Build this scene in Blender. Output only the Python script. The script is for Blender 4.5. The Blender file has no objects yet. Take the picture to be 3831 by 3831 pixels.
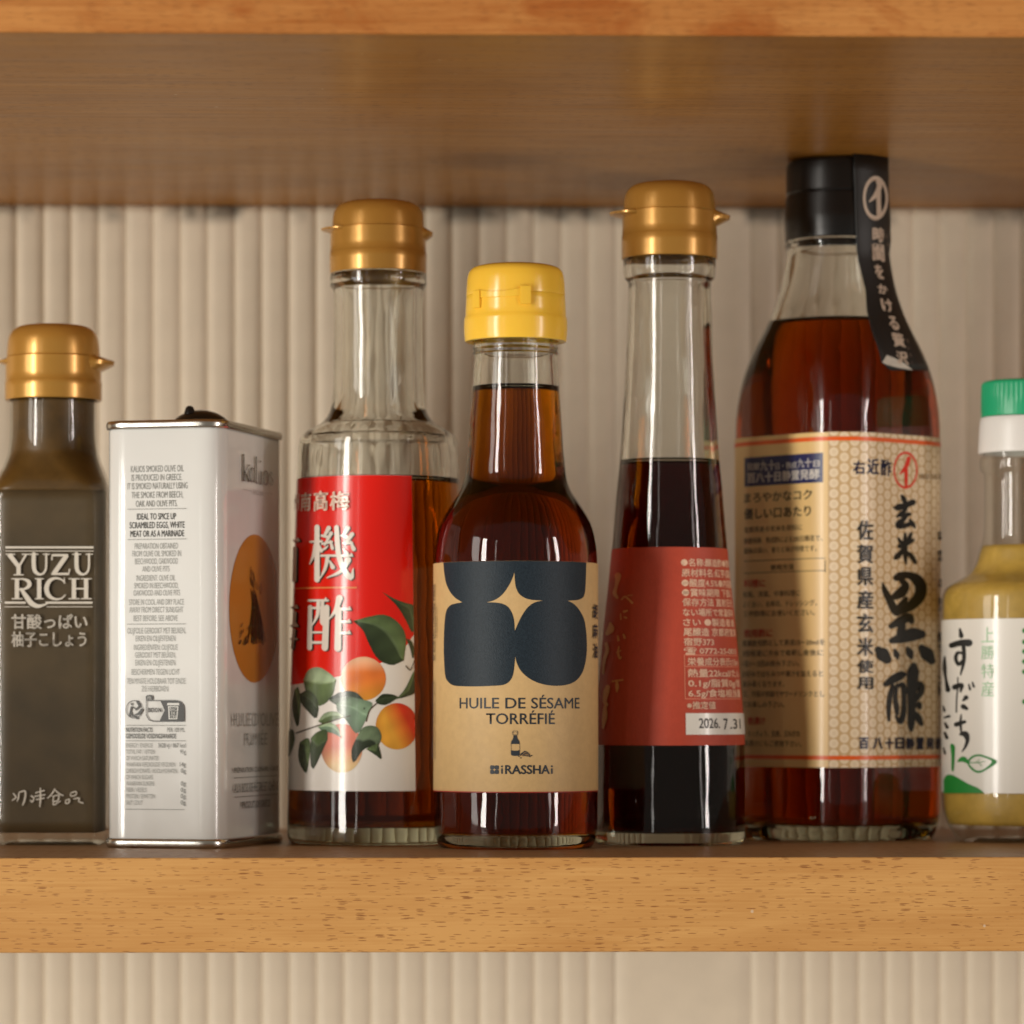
import bpy, bmesh, math, random
import numpy as np
from mathutils import Vector
from mathutils.geometry import tessellate_polygon

random.seed(7)
rng = np.random.default_rng(7)
sc = bpy.context.scene
COL = sc.collection
R = math.radians
MM = 0.001

# ------------------------------------------------------------------ camera
# all lengths below in millimetres; origin: front top edge of the lower shelf
FPX, CXP, YH = 13568.0, 1915.5, 2650.0     # focal length, centre column, horizon row (photo pixels)
YAW = R(1.45)
CAM = np.array([-987 * math.tan(YAW), -987.0, 40.6])
cd = bpy.data.cameras.new('Camera')
cam = bpy.data.objects.new('Camera', cd)
COL.objects.link(cam)
cam.location = CAM * MM
cam.rotation_euler = (R(90), 0, -YAW)
cd.sensor_fit = 'HORIZONTAL'
cd.sensor_width = 24.0
cd.lens = 24.0 * FPX / 3831.0
cd.shift_y = (YH - CXP) / 3831.0
cd.clip_start, cd.clip_end = 0.05, 20
cd.dof.use_dof = True
cd.dof.focus_distance = 1.014
cd.dof.aperture_fstop = 8.0
cd.dof.aperture_blades = 9
sc.camera = cam

# ------------------------------------------------------------------ world and lights
w = bpy.data.worlds.new('World'); sc.world = w; w.use_nodes = True
bg = w.node_tree.nodes['Background']
bg.inputs[0].default_value = (1.0, 0.87, 0.71, 1)
bg.inputs[1].default_value = 0.19

def window_light(name, az0, az1, z0, z1, dist, radiance, color):
    """tall window seen from the bottles between two azimuths (degrees from the camera side, + = right)"""
    a = R((az0 + az1) / 2)
    wd = 2 * dist * math.tan(R(abs(az1 - az0) / 2))
    ld = bpy.data.lights.new(name, 'AREA'); ld.shape = 'RECTANGLE'
    ld.size, ld.size_y = wd, z1 - z0
    ld.energy = radiance * math.pi * wd * (z1 - z0)
    ld.color = color
    o = bpy.data.objects.new(name, ld); COL.objects.link(o)
    o.location = (dist * math.sin(a), 0.07 - dist * math.cos(a), (z0 + z1) / 2)
    d = Vector((0, 0.07, o.location.z)) - o.location
    o.rotation_euler = d.to_track_quat('-Z', 'Y').to_euler()
    return o
WARM = (1.0, 0.945, 0.86)
window_light('window_left_pane', -66, -56, -1.2, 0.92, 2.3, 5.4, WARM)
window_light('window_left_pane_bright', -50.5, -43.5, -1.2, 0.92, 2.3, 25.0, WARM)
window_light('window_left_gap', -29, -27.5, -1.0, 0.9, 2.4, 5.0, WARM)
window_light('window_right_pane', 55, 59, -1.2, 0.92, 2.3, 22.5, (1.0, 0.90, 0.84))
window_light('window_right_gap', 46.5, 48.5, -1.2, 0.92, 2.3, 6.0, (1.0, 0.90, 0.84))

vs = sc.view_settings
vs.view_transform = 'Standard'; vs.look = 'None'; vs.exposure = -0.08; vs.gamma = 1.0
vs.use_curve_mapping = False
cy = sc.cycles
cy.max_bounces = 18; cy.transmission_bounces = 16; cy.glossy_bounces = 6; cy.diffuse_bounces = 4
cy.transparent_max_bounces = 12
cy.caustics_refractive = True; cy.caustics_reflective = False
cy.sample_clamp_indirect = 4.0
cy.blur_glossy = 0.6
cy.use_denoising = True

# ------------------------------------------------------------------ projection helpers
CT, ST = math.cos(YAW), math.sin(YAW)
def depth(X, Y): return (X - CAM[0]) * ST + (Y - CAM[1]) * CT
def proj(X, Y, Z):
    d = depth(X, Y); lat = (X - CAM[0]) * CT - (Y - CAM[1]) * ST
    return CXP + FPX * lat / d, YH - FPX * (Z - CAM[2]) / d
def x_at(px, Y):
    t = (px - CXP) / FPX
    return CAM[0] + (Y - CAM[1]) * (ST + t * CT) / (CT - t * ST)
def z_at(py, X, Y): return CAM[2] + (YH - py) * depth(X, Y) / FPX

# ------------------------------------------------------------------ object helpers
def link(name, me, parent=None, mat=None):
    o = bpy.data.objects.new(name, me); COL.objects.link(o)
    if mat is not None:
        me.materials.clear(); me.materials.append(mat)
    if parent is not None: o.parent = parent
    return o
def thing(name, loc, label, cat, group=None):
    o = bpy.data.objects.new(name, None); COL.objects.link(o)
    o.empty_display_size = 0.02
    o.location = Vector(loc) * MM
    o['label'] = label; o['category'] = cat
    if group: o['group'] = group
    o['org'] = [float(v) for v in loc]
    return o
def org(parent):
    while parent is not None:
        if 'org' in parent: return np.array(parent['org'])
        parent = parent.parent
    return np.zeros(3)
def mesh(name, V, F, mat, parent=None, smooth=True, sharp=None):
    """V in world mm"""
    V = (np.asarray(V, float) - org(parent)) * MM
    me = bpy.data.meshes.new(name)
    me.from_pydata(V.tolist(), [], F)
    if smooth:
        me.polygons.foreach_set('use_smooth', [True] * len(me.polygons))
        if sharp: me.set_sharp_from_angle(angle=R(sharp))
    me.update()
    return link(name, me, parent, mat)

def catmull(pts, n=5):
    """smooth a list of tuples; a repeated point keeps a corner"""
    P = [np.array(p, float) for p in pts]; out = []
    for i in range(len(P) - 1):
        a, b = P[i], P[i + 1]
        if np.allclose(a, b): continue
        p0 = P[i - 1] if i > 0 else a
        p3 = P[i + 2] if i + 2 < len(P) else b
        d = np.linalg.norm(b - a)
        def tang(p, q, r):           # limited tangent at q
            if np.allclose(p, q) or np.allclose(q, r): return None
            return (r - p) / (np.linalg.norm(r - q) + np.linalg.norm(q - p)) * d
        t0 = tang(p0, a, b); t1 = tang(a, b, p3)
        if t0 is None: t0 = b - a
        if t1 is None: t1 = b - a
        for k in range(n):
            t = k / n
            h = (2*t**3-3*t*t+1, t**3-2*t*t+t, -2*t**3+3*t*t, t**3-t*t)
            out.append(h[0]*a + h[1]*t0 + h[2]*b + h[3]*t1)
    out.append(P[-1])
    return [tuple(p) for p in out]

def polar(phi, a, b, q):
    """radius of a rounded rectangle (half sizes a,b, corner radius q) in direction phi (0 = +-b side)"""
    s, c = np.abs(np.sin(phi)), np.abs(np.cos(phi))
    s = np.maximum(s, 1e-9); c = np.maximum(c, 1e-9)
    tx, ty = a / s, b / c
    cx, cyy = a - q, b - q
    dc = s * cx + c * cyy
    disc = np.maximum(dc * dc - (cx * cx + cyy * cyy - q * q), 0)
    tc = dc + np.sqrt(disc)
    r = np.where(tx * c <= cyy, tx, np.where(ty * s <= cx, ty, tc))
    return r

def loft(name, levels, mat, parent, cx, cyy, N=96, cap0=True, cap1=True, sharp=None, rot=0.0, smooth=True):
    """levels: list of (z, a, b, q); rings of a rounded rectangle"""
    ph = np.arange(N) * 2 * math.pi / N
    V, F = [], []
    for (z, a, b, q) in levels:
        r = polar(ph - rot, a, b, min(q, a, b))
        V += list(zip(cx + r * np.sin(ph), cyy - r * np.cos(ph), np.full(N, z)))
    n = len(levels)
    for i in range(n - 1):
        for k in range(N):
            k2 = (k + 1) % N
            F.append((i*N+k, i*N+k2, (i+1)*N+k2, (i+1)*N+k))
    if cap0:
        V.append((cx, cyy, levels[0][0])); c = len(V) - 1
        F += [(c, (k+1) % N, k) for k in range(N)]
    if cap1:
        V.append((cx, cyy, levels[-1][0])); c = len(V) - 1
        F += [(c, (n-1)*N+k, (n-1)*N+(k+1) % N) for k in range(N)]
    return mesh(name, V, F, mat, parent, smooth, sharp)
def lathe(name, prof, mat, parent, cx, cyy, N=96, **kw):
    return loft(name, [(z, max(r, .01), max(r, .01), max(r, .01)) for z, r in prof], mat, parent, cx, cyy, N, **kw)
def box(name, lo, hi, mat, parent=None, bev=0.0):
    bm = bmesh.new()
    bmesh.ops.create_cube(bm, size=1)
    o = org(parent)
    for v in bm.verts:
        v.co = Vector([((lo[i] + hi[i]) / 2 + (hi[i] - lo[i]) * v.co[i] - o[i]) * MM for i in range(3)])
    if bev: bmesh.ops.bevel(bm, geom=list(bm.edges), offset=bev * MM, segments=3, affect='EDGES', profile=.5)
    me = bpy.data.meshes.new(name); bm.to_mesh(me); bm.free()
    return link(name, me, parent, mat)

# ------------------------------------------------------------------ materials
def nodes(name):
    m = bpy.data.materials.new(name); m.use_nodes = True
    nt = m.node_tree
    return m, nt, nt.nodes['Principled BSDF']
def mth(nt, op, a, b=None, c=None):
    n = nt.nodes.new('ShaderNodeMath'); n.operation = op
    for i, v in enumerate((a, b, c)):
        if v is None: continue
        if isinstance(v, (int, float)): n.inputs[i].default_value = v
        else: nt.links.new(v, n.inputs[i])
    return n.outputs[0]
def noise(nt, vec, scale, detail=3, rough=.5, dist=0.0):
    n = nt.nodes.new('ShaderNodeTexNoise')
    n.inputs['Scale'].default_value = scale; n.inputs['Detail'].default_value = detail
    n.inputs['Roughness'].default_value = rough; n.inputs['Distortion'].default_value = dist
    if vec is not None: nt.links.new(vec, n.inputs['Vector'])
    return n.outputs['Fac']
def ramp(nt, fac, stops):
    n = nt.nodes.new('ShaderNodeValToRGB')
    e = n.color_ramp.elements
    e[0].position, e[0].color = stops[0][0], (*stops[0][1], 1)
    e[1].position, e[1].color = stops[-1][0], (*stops[-1][1], 1)
    for p, c in stops[1:-1]:
        x = e.new(p); x.color = (*c, 1)
    nt.links.new(fac, n.inputs[0])
    return n.outputs[0]
def mixc(nt, fac, a, b):
    n = nt.nodes.new('ShaderNodeMix'); n.data_type = 'RGBA'
    for s, v in ((0, fac), (6, a), (7, b)):
        if isinstance(v, (int, float)): n.inputs[s].default_value = v
        elif isinstance(v, tuple): n.inputs[s].default_value = (*v, 1)
        else: nt.links.new(v, n.inputs[s])
    return n.outputs[2]
def objco(nt, scale=(1, 1, 1), rot=(0, 0, 0)):
    t = nt.nodes.new('ShaderNodeTexCoord'); m = nt.nodes.new('ShaderNodeMapping')
    m.inputs['Scale'].default_value = scale; m.inputs['Rotation'].default_value = rot
    nt.links.new(t.outputs['Object'], m.inputs['Vector'])
    return m.outputs[0]
def bump(nt, p, h, strength, dist):
    b = nt.nodes.new('ShaderNodeBump'); b.inputs['Strength'].default_value = strength
    b.inputs['Distance'].default_value = dist
    nt.links.new(h, b.inputs['Height']); nt.links.new(b.outputs[0], p.inputs['Normal'])
def plain(name, col, rough=.5, metal=0.0, coat=0.0, spec=.5, vary=0.0, vscale=200, bmp=0.0, sss=0.0):
    m, nt, p = nodes(name)
    p.inputs['Base Color'].default_value = (*col, 1)
    p.inputs['Roughness'].default_value = rough; p.inputs['Metallic'].default_value = metal
    p.inputs['Coat Weight'].default_value = coat; p.inputs['Specular IOR Level'].default_value = spec
    p.inputs['Coat Roughness'].default_value = .11
    if sss:
        p.inputs['Subsurface Weight'].default_value = sss
        p.inputs['Subsurface Radius'].default_value = (.004, .002, .0008)
        p.inputs['Subsurface Scale'].default_value = 0.6
    v = objco(nt)
    if vary:
        f = noise(nt, v, vscale, 4, .6)
        c = ramp(nt, f, [(.3, tuple(x * (1 - vary) for x in col)), (.7, tuple(min(1, x * (1 + vary)) for x in col))])
        nt.links.new(c, p.inputs['Base Color'])
        r = nt.nodes.new('ShaderNodeMapRange'); r.inputs[3].default_value = max(0.02, rough - .08); r.inputs[4].default_value = rough + .08
        nt.links.new(noise(nt, v, vscale * .37, 3), r.inputs[0]); nt.links.new(r.outputs[0], p.inputs['Roughness'])
    if bmp: bump(nt, p, noise(nt, v, vscale * 3, 3), bmp, .0002)
    return m
def glass_mat(name, tint=(.975, .985, .97), wav=.18):
    m, nt, p = nodes(name)
    p.inputs['Base Color'].default_value = (*tint, 1)
    p.inputs['Transmission Weight'].default_value = 1; p.inputs['IOR'].default_value = 1.5
    p.inputs['Roughness'].default_value = 0.0
    bump(nt, p, noise(nt, objco(nt, (1, 1, .25)), 130, 2, .5), wav, .0012)
    va = nt.nodes.new('ShaderNodeVolumeAbsorption')       # faint green-brown of thick glass seen edge-on
    va.inputs['Density'].default_value = 13; va.inputs['Color'].default_value = (.25, .35, .0, 1)
    nt.links.new(va.outputs[0], nt.nodes['Material Output'].inputs['Volume'])
    return m
def thin_glass(name):
    """thin clear pane: fresnel mirror over full transparency"""
    m, nt, p = nodes(name)
    nt.nodes.remove(p)
    out = nt.nodes['Material Output']
    t = nt.nodes.new('ShaderNodeBsdfTransparent'); t.inputs[0].default_value = (.96, .97, .95, 1)
    g = nt.nodes.new('ShaderNodeBsdfGlossy'); g.inputs['Roughness'].default_value = .02
    b = nt.nodes.new('ShaderNodeBump'); b.inputs['Strength'].default_value = .1; b.inputs['Distance'].default_value = .0012
    nt.links.new(noise(nt, objco(nt, (1, 1, .25)), 130, 2), b.inputs['Height'])
    nt.links.new(b.outputs[0], g.inputs['Normal'])
    ge = nt.nodes.new('ShaderNodeNewGeometry'); dp = nt.nodes.new('ShaderNodeVectorMath'); dp.operation = 'DOT_PRODUCT'
    nt.links.new(ge.outputs['Incoming'], dp.inputs[0]); nt.links.new(ge.outputs['Normal'], dp.inputs[1])
    f = mth(nt, 'ADD', .045, mth(nt, 'MULTIPLY', .955, mth(nt, 'POWER', mth(nt, 'SUBTRACT', 1.0, mth(nt, 'ABSOLUTE', dp.outputs['Value'])), 5.0)))
    x = nt.nodes.new('ShaderNodeMixShader')
    nt.links.new(f, x.inputs[0]); nt.links.new(t.outputs[0], x.inputs[1]); nt.links.new(g.outputs[0], x.inputs[2])
    nt.links.new(x.outputs[0], out.inputs['Surface'])
    return m
def liquid_mat(name, sigma, ior=1.45):
    """clear liquid, absorption per metre for r,g,b"""
    m, nt, p = nodes(name)
    nt.nodes.remove(p)
    g = nt.nodes.new('ShaderNodeBsdfGlass'); g.inputs['Roughness'].default_value = 0.0
    at = nt.nodes.new('ShaderNodeAttribute'); at.attribute_name = 'ior'   # 1 on the free surface, 0 where it wets the glass
    nt.links.new(mth(nt, 'ADD', ior/1.5, mth(nt, 'MULTIPLY', at.outputs['Fac'], ior - ior/1.5)), g.inputs['IOR'])
    nt.links.new(g.outputs[0], nt.nodes['Material Output'].inputs['Surface'])
    d = max(sigma)
    a = nt.nodes.new('ShaderNodeVolumeAbsorption')
    a.inputs['Density'].default_value = d
    a.inputs['Color'].default_value = (*[1 - s / d for s in sigma], 1)
    nt.links.new(a.outputs[0], nt.nodes['Material Output'].inputs['Volume'])
    return m
def wood_mat(name, light, dark, pore, sat_spots=0.0, rough=.36, pores=1.0, worn_shaded=((.2, .1, .04), (.4, .22, .1))):
    m, nt, p = nodes(name)
    v = objco(nt, (1.0, 3.2, 6.0))
    g1 = noise(nt, v, 7, 6, .6, 1.5)
    v2 = objco(nt, (5, 60, 260)); g2 = noise(nt, v2, 6, 5, .6, .3)
    f = mth(nt, 'ADD', mth(nt, 'MULTIPLY', g1, .62), mth(nt, 'MULTIPLY', g2, .38))
    c = ramp(nt, f, [(.38, dark), (.50, tuple((a + b) / 2 for a, b in zip(light, dark))), (.60, light)])
    if sat_spots:
        v4 = objco(nt, (14, 20, 30)); s = noise(nt, v4, 2.2, 4, .6, .8)
        c = mixc(nt, mth(nt, 'MULTIPLY', ramp(nt, s, [(.52, (0, 0, 0)), (.70, (1, 1, 1))]), sat_spots), c,
                 (dark[0] * .86, dark[1] * .62, dark[2] * .42))
    # pores: short dark dashes along the grain
    v3 = objco(nt, (235, 620, 2900), (0, R(.8), 0))
    vo = nt.nodes.new('ShaderNodeTexVoronoi'); vo.inputs['Scale'].default_value = 1.0; vo.inputs['Randomness'].default_value = .82
    wob = nt.nodes.new('ShaderNodeVectorMath'); wob.operation = 'MULTIPLY_ADD'
    nz = nt.nodes.new('ShaderNodeTexNoise'); nz.inputs['Scale'].default_value = .9; nt.links.new(v3, nz.inputs['Vector'])
    nt.links.new(nz.outputs['Color'], wob.inputs[0]); wob.inputs[1].default_value = (.10, .10, .10); nt.links.new(v3, wob.inputs[2])
    nt.links.new(wob.outputs[0], vo.inputs['Vector'])
    sepc = nt.nodes.new('ShaderNodeSeparateColor'); nt.links.new(vo.outputs['Color'], sepc.inputs[0])
    dens = noise(nt, objco(nt, (9, 20, 28)), 2, 2)
    thr = mth(nt, 'MULTIPLY', mth(nt, 'MULTIPLY', mth(nt, 'POWER', sepc.outputs[0], .6), .38), mth(nt, 'ADD', mth(nt, 'MULTIPLY', dens, .9), .45))
    mm_ = mth(nt, 'MULTIPLY', mth(nt, 'SUBTRACT', thr, vo.outputs['Distance']), 30)
    mm_ = mth(nt, 'MINIMUM', mth(nt, 'MAXIMUM', mm_, 0), 1)
    mm_ = mth(nt, 'MULTIPLY', mm_, .88 * pores)
    # faces that lie flat: wear, with some shade painted into the colour
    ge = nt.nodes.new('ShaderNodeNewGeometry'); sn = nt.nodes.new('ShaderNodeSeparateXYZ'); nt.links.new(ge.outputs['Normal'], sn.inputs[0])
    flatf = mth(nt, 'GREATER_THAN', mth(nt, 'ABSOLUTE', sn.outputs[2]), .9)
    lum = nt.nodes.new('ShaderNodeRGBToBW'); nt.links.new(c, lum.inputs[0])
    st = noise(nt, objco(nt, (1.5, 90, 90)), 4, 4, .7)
    cw = ramp(nt, mth(nt, 'ADD', mth(nt, 'MULTIPLY', lum.outputs[0], 1.2), mth(nt, 'MULTIPLY', st, .5)), [(.30, worn_shaded[0]), (.75, worn_shaded[1])])
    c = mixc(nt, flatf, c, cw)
    c = mixc(nt, mm_, c, pore)
    vd = nt.nodes.new('ShaderNodeTexVoronoi'); vd.inputs['Scale'].default_value = 95
    nt.links.new(objco(nt), vd.inputs['Vector'])
    sd_ = nt.nodes.new('ShaderNodeSeparateColor'); nt.links.new(vd.outputs['Color'], sd_.inputs[0])
    dust = mth(nt, 'MULTIPLY', mth(nt, 'LESS_THAN', vd.outputs['Distance'], .045), mth(nt, 'GREATER_THAN', sd_.outputs[1], .55))
    c = mixc(nt, mth(nt, 'MULTIPLY', dust, .55), c, (.62, .52, .40))
    nt.links.new(c, p.inputs['Base Color'])
    p.inputs['Roughness'].default_value = rough; p.inputs['Specular IOR Level'].default_value = .36
    nt.links.new(mth(nt, 'SUBTRACT', .40, mth(nt, 'MULTIPLY', flatf, .27)), p.inputs['Specular IOR Level'])
    rr = nt.nodes.new('ShaderNodeMapRange'); rr.inputs[3].default_value = rough - .08; rr.inputs[4].default_value = rough + .12
    nt.links.new(g2, rr.inputs[0]); nt.links.new(rr.outputs[0], p.inputs['Roughness'])
    h = mth(nt, 'SUBTRACT', mth(nt, 'MULTIPLY', g2, .5), mm_)
    bump(nt, p, h, .25, .0002)
    return m

M = {}
M['wood_low'] = wood_mat('beech_wood', (.56, .298, .096), (.45, .214, .060), (.19, .062, .014), worn_shaded=((.20, .105, .042), (.42, .25, .125)))
M['wood_up'] = wood_mat('orange_beech_wood', (.52, .225, .062), (.36, .125, .027), (.16, .05, .010), .75, .30, .5, worn_shaded=((.26, .098, .012), (.50, .232, .048)))
M['paint'] = plain('cream_wall_paint', (.75, .66, .515), .55, vary=.05, vscale=60, bmp=.15)
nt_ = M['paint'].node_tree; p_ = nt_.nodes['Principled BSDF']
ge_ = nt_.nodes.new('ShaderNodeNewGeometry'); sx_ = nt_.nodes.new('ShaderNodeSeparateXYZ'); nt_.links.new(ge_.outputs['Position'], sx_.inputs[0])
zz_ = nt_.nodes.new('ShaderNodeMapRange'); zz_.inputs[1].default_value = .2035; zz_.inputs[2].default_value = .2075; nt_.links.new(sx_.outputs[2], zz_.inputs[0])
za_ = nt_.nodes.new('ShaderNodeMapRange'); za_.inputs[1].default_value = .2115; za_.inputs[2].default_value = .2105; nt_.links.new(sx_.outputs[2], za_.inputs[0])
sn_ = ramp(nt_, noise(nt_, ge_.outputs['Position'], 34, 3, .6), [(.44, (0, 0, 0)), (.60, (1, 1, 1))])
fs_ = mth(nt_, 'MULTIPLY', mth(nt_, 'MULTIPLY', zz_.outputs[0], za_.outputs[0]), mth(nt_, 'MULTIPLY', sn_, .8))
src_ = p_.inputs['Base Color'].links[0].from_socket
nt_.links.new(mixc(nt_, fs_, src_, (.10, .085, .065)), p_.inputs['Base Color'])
M['glass'] = glass_mat('clear_glass')
M['thin'] = thin_glass('thin_clear_glass')
M['gold'] = plain('gold_cap_plastic', (.55, .285, .055), .25, metal=.42, spec=.6, coat=.2)
M['yellow'] = plain('yellow_cap_plastic', (.92, .56, .055), .20, spec=.5, sss=.15)
M['black'] = plain('black_cap_plastic', (.006, .006, .006), .28, bmp=.05)
M['film'] = plain('black_paper_strip', (.007, .0065, .006), .5, vary=.1, vscale=300)
M['torn'] = plain('torn_white_paper', (.62, .58, .50), .8, vary=.1, vscale=700)
M['kraft'] = plain('kraft_paper', (.53, .35, .15), .62, vary=.055, vscale=420, bmp=.35)
M['redpaper'] = plain('brick_red_paper', (.42, .048, .018), .6, vary=.05, vscale=500, bmp=.3)
M['umepaper'] = plain('glossy_label_paper', (.80, .76, .70), .22, coat=.4)
M['whitelabel'] = plain('white_label_film', (.72, .69, .62), .3, coat=.3)
M['tin'] = plain('white_painted_tin', (.70, .70, .67), .16, coat=.7, vary=.012, vscale=40)
bump(M['tin'].node_tree, M['tin'].node_tree.nodes['Principled BSDF'], noise(M['tin'].node_tree, objco(M['tin'].node_tree), 42, 2, .5), .25, .002)
M['steel'] = plain('tin_plate_rim', (.62, .60, .55), .22, metal=1.0, vary=.05, vscale=300)
M['sauce'] = plain('olive_brown_sauce', (.082, .052, .021), .5, vary=.34, vscale=34)
M['saucetop'] = plain('brown_oily_sauce', (.095, .048, .010), .4, vary=.35, vscale=90)
M['juice'] = plain('cloudy_citrus_juice', (.47, .295, .055), .5, vary=.22, vscale=95)
M['green'] = plain('green_cap_plastic', (.018, .36, .16), .35, bmp=.1)
M['whitecap'] = plain('white_cap_plastic', (.72, .70, .66), .35)
M['sesame'] = liquid_mat('sesame_oil', (27, 92, 480), 1.47)
M['vinegar_ume'] = liquid_mat('amber_plum_vinegar', (28, 74, 250), 1.36)
M['vinegar_red'] = liquid_mat('dark_red_vinegar', (105, 300, 450), 1.36)
M['vinegar_black'] = liquid_mat('red_brown_rice_vinegar', (16, 66, 330), 1.36)

def ink_mat(name, rough, coat=0.0, spec=.5):
    m, nt, p = nodes(name)
    a = nt.nodes.new('ShaderNodeVertexColor'); a.layer_name = 'Col'
    nt.links.new(a.outputs[0], p.inputs['Base Color'])
    p.inputs['Roughness'].default_value = rough; p.inputs['Coat Weight'].default_value = coat
    p.inputs['Coat Roughness'].default_value = .11
    p.inputs['Specular IOR Level'].default_value = spec
    return m
M['ink'] = ink_mat('matt_printing_ink', .55)
M['inks'] = ink_mat('satin_printing_ink', .38, .10, .35)
M['inkg'] = ink_mat('glossy_printing_ink', .22, .4)
m_, nt_, p_ = nodes('navy_printing_ink')
f_ = noise(nt_, objco(nt_), 2600, 2, .6)
nt_.links.new(ramp(nt_, f_, [(.35, (.007, .014, .021)), (.75, (.018, .031, .043))]), p_.inputs['Base Color'])
p_.inputs['Roughness'].default_value = .5; p_.inputs['Specular IOR Level'].default_value = .26
bump(nt_, p_, f_, .5, .0002)
M['navy'] = m_

# ------------------------------------------------------------------ label surfaces
class Surf:
    """side of a container: rounded-rectangle section (a,b,q at reference), scaled by scale(z)"""
    def __init__(s, cx, cyy, a, b, q, rot=0.0, scale=None, lim=88):
        s.cx, s.cy = cx, cyy
        s.scale = scale or (lambda z: np.ones_like(z))
        ph = np.radians(np.linspace(-170, 170, 3600))
        r = polar(ph - rot, a, b, q)
        x, y = r * np.sin(ph), -r * np.cos(ph)
        L = np.concatenate([[0], np.cumsum(np.hypot(np.diff(x), np.diff(y)))])
        L -= np.interp(0, ph, L)
        tx, ty = np.gradient(x, L), np.gradient(y, L)
        s.L, s.x, s.y, s.nx, s.ny, s.ph = L, x, y, ty, -tx, ph
        l0, l1 = lim if isinstance(lim, tuple) else (-lim, lim)
        s.u0, s.u1 = np.interp(R(l0), ph, L), np.interp(R(l1), ph, L)
    def P(s, u, z, off=0.0):
        k = s.scale(z)
        nx, ny = np.interp(u, s.L, s.nx), np.interp(u, s.L, s.ny)
        return (s.cx + np.interp(u, s.L, s.x) * k + nx * off, s.cy + np.interp(u, s.L, s.y) * k + ny * off, z)
    def px(s, X, Y):
        """photo pixels -> (u, z) on the surface"""
        X, Y = np.atleast_1d(np.asarray(X, float)), np.atleast_1d(np.asarray(Y, float))
        z = z_at(Y, s.cx, s.cy - 20)
        # visible range: between the extremes of the projected outline
        for _ in range(3):
            lo, hi = np.full_like(X, s.u0), np.full_like(X, s.u1)
            for _ in range(34):
                mid = (lo + hi) / 2
                a, b, c = s.P(mid, z)
                p, _q = proj(a, b, c)
                g = p < X
                lo = np.where(g, mid, lo); hi = np.where(g, hi, mid)
            u = (lo + hi) / 2
            a, b, c = s.P(u, z)
            z = z_at(Y, a, b)
        return u, z

def sheet(name, S, u0, u1, z0, z1, off, mat, parent, nu=72, nz=8, edge=None):
    """a thin curved sheet lying on the surface, with uv in mm"""
    us, zs = np.linspace(u0, u1, nu + 1), np.linspace(z0, z1, nz + 1)
    U, Z = np.meshgrid(us, zs)
    x, y, z = S.P(U.ravel(), Z.ravel(), off)
    F = [(j*(nu+1)+i, j*(nu+1)+i+1, (j+1)*(nu+1)+i+1, (j+1)*(nu+1)+i) for j in range(nz) for i in range(nu)]
    o = mesh(name, np.c_[x, y, z], F, mat, parent)
    uv = o.data.uv_layers.new(name='uv')
    UU = np.c_[U.ravel(), Z.ravel()]
    vi = np.zeros(len(o.data.loops), int); o.data.loops.foreach_get('vertex_index', vi)
    uv.data.foreach_set('uv', UU[vi].ravel())
    return o

# text helper: one font curve reused for every line
_fc = bpy.data.curves.new('type', 'FONT'); _fc.resolution_u = 3
_fo = bpy.data.objects.new('type', _fc); COL.objects.link(_fo)
_gc = {}
def glyphs(s, bold=0.0):
    if (s, bold) in _gc: return _gc[(s, bold)]
    _fc.body = s; _fc.size = 1.0
    dg = bpy.context.evaluated_depsgraph_get(); dg.update()
    me = bpy.data.meshes.new_from_object(_fo.evaluated_get(dg))
    V = np.array([v.co[:2] for v in me.vertices]).reshape(-1, 2)
    F = [tuple(p.vertices) for p in me.polygons]
    bpy.data.meshes.remove(me)
    if bold:            # heavier face by overprinting shifted copies
        n = len(V); VV, FF = [], []
        for k, (dx, dy) in enumerate(((-1, 0), (1, 0), (0, .8), (0, -.8))):
            VV.append(V + np.array([dx, dy])*bold*.9); FF += [tuple(i + k*n for i in f) for f in F]
        V, F = np.vstack(VV), FF
    _gc[(s, bold)] = (V, F)
    return V, F
_ref = {}
def refbox(cjk):
    if cjk not in _ref:
        V, _ = glyphs('国' if cjk else 'H')
        _ref[cjk] = (V[:, 1].min(), V[:, 1].max())
    return _ref[cjk]

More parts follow.
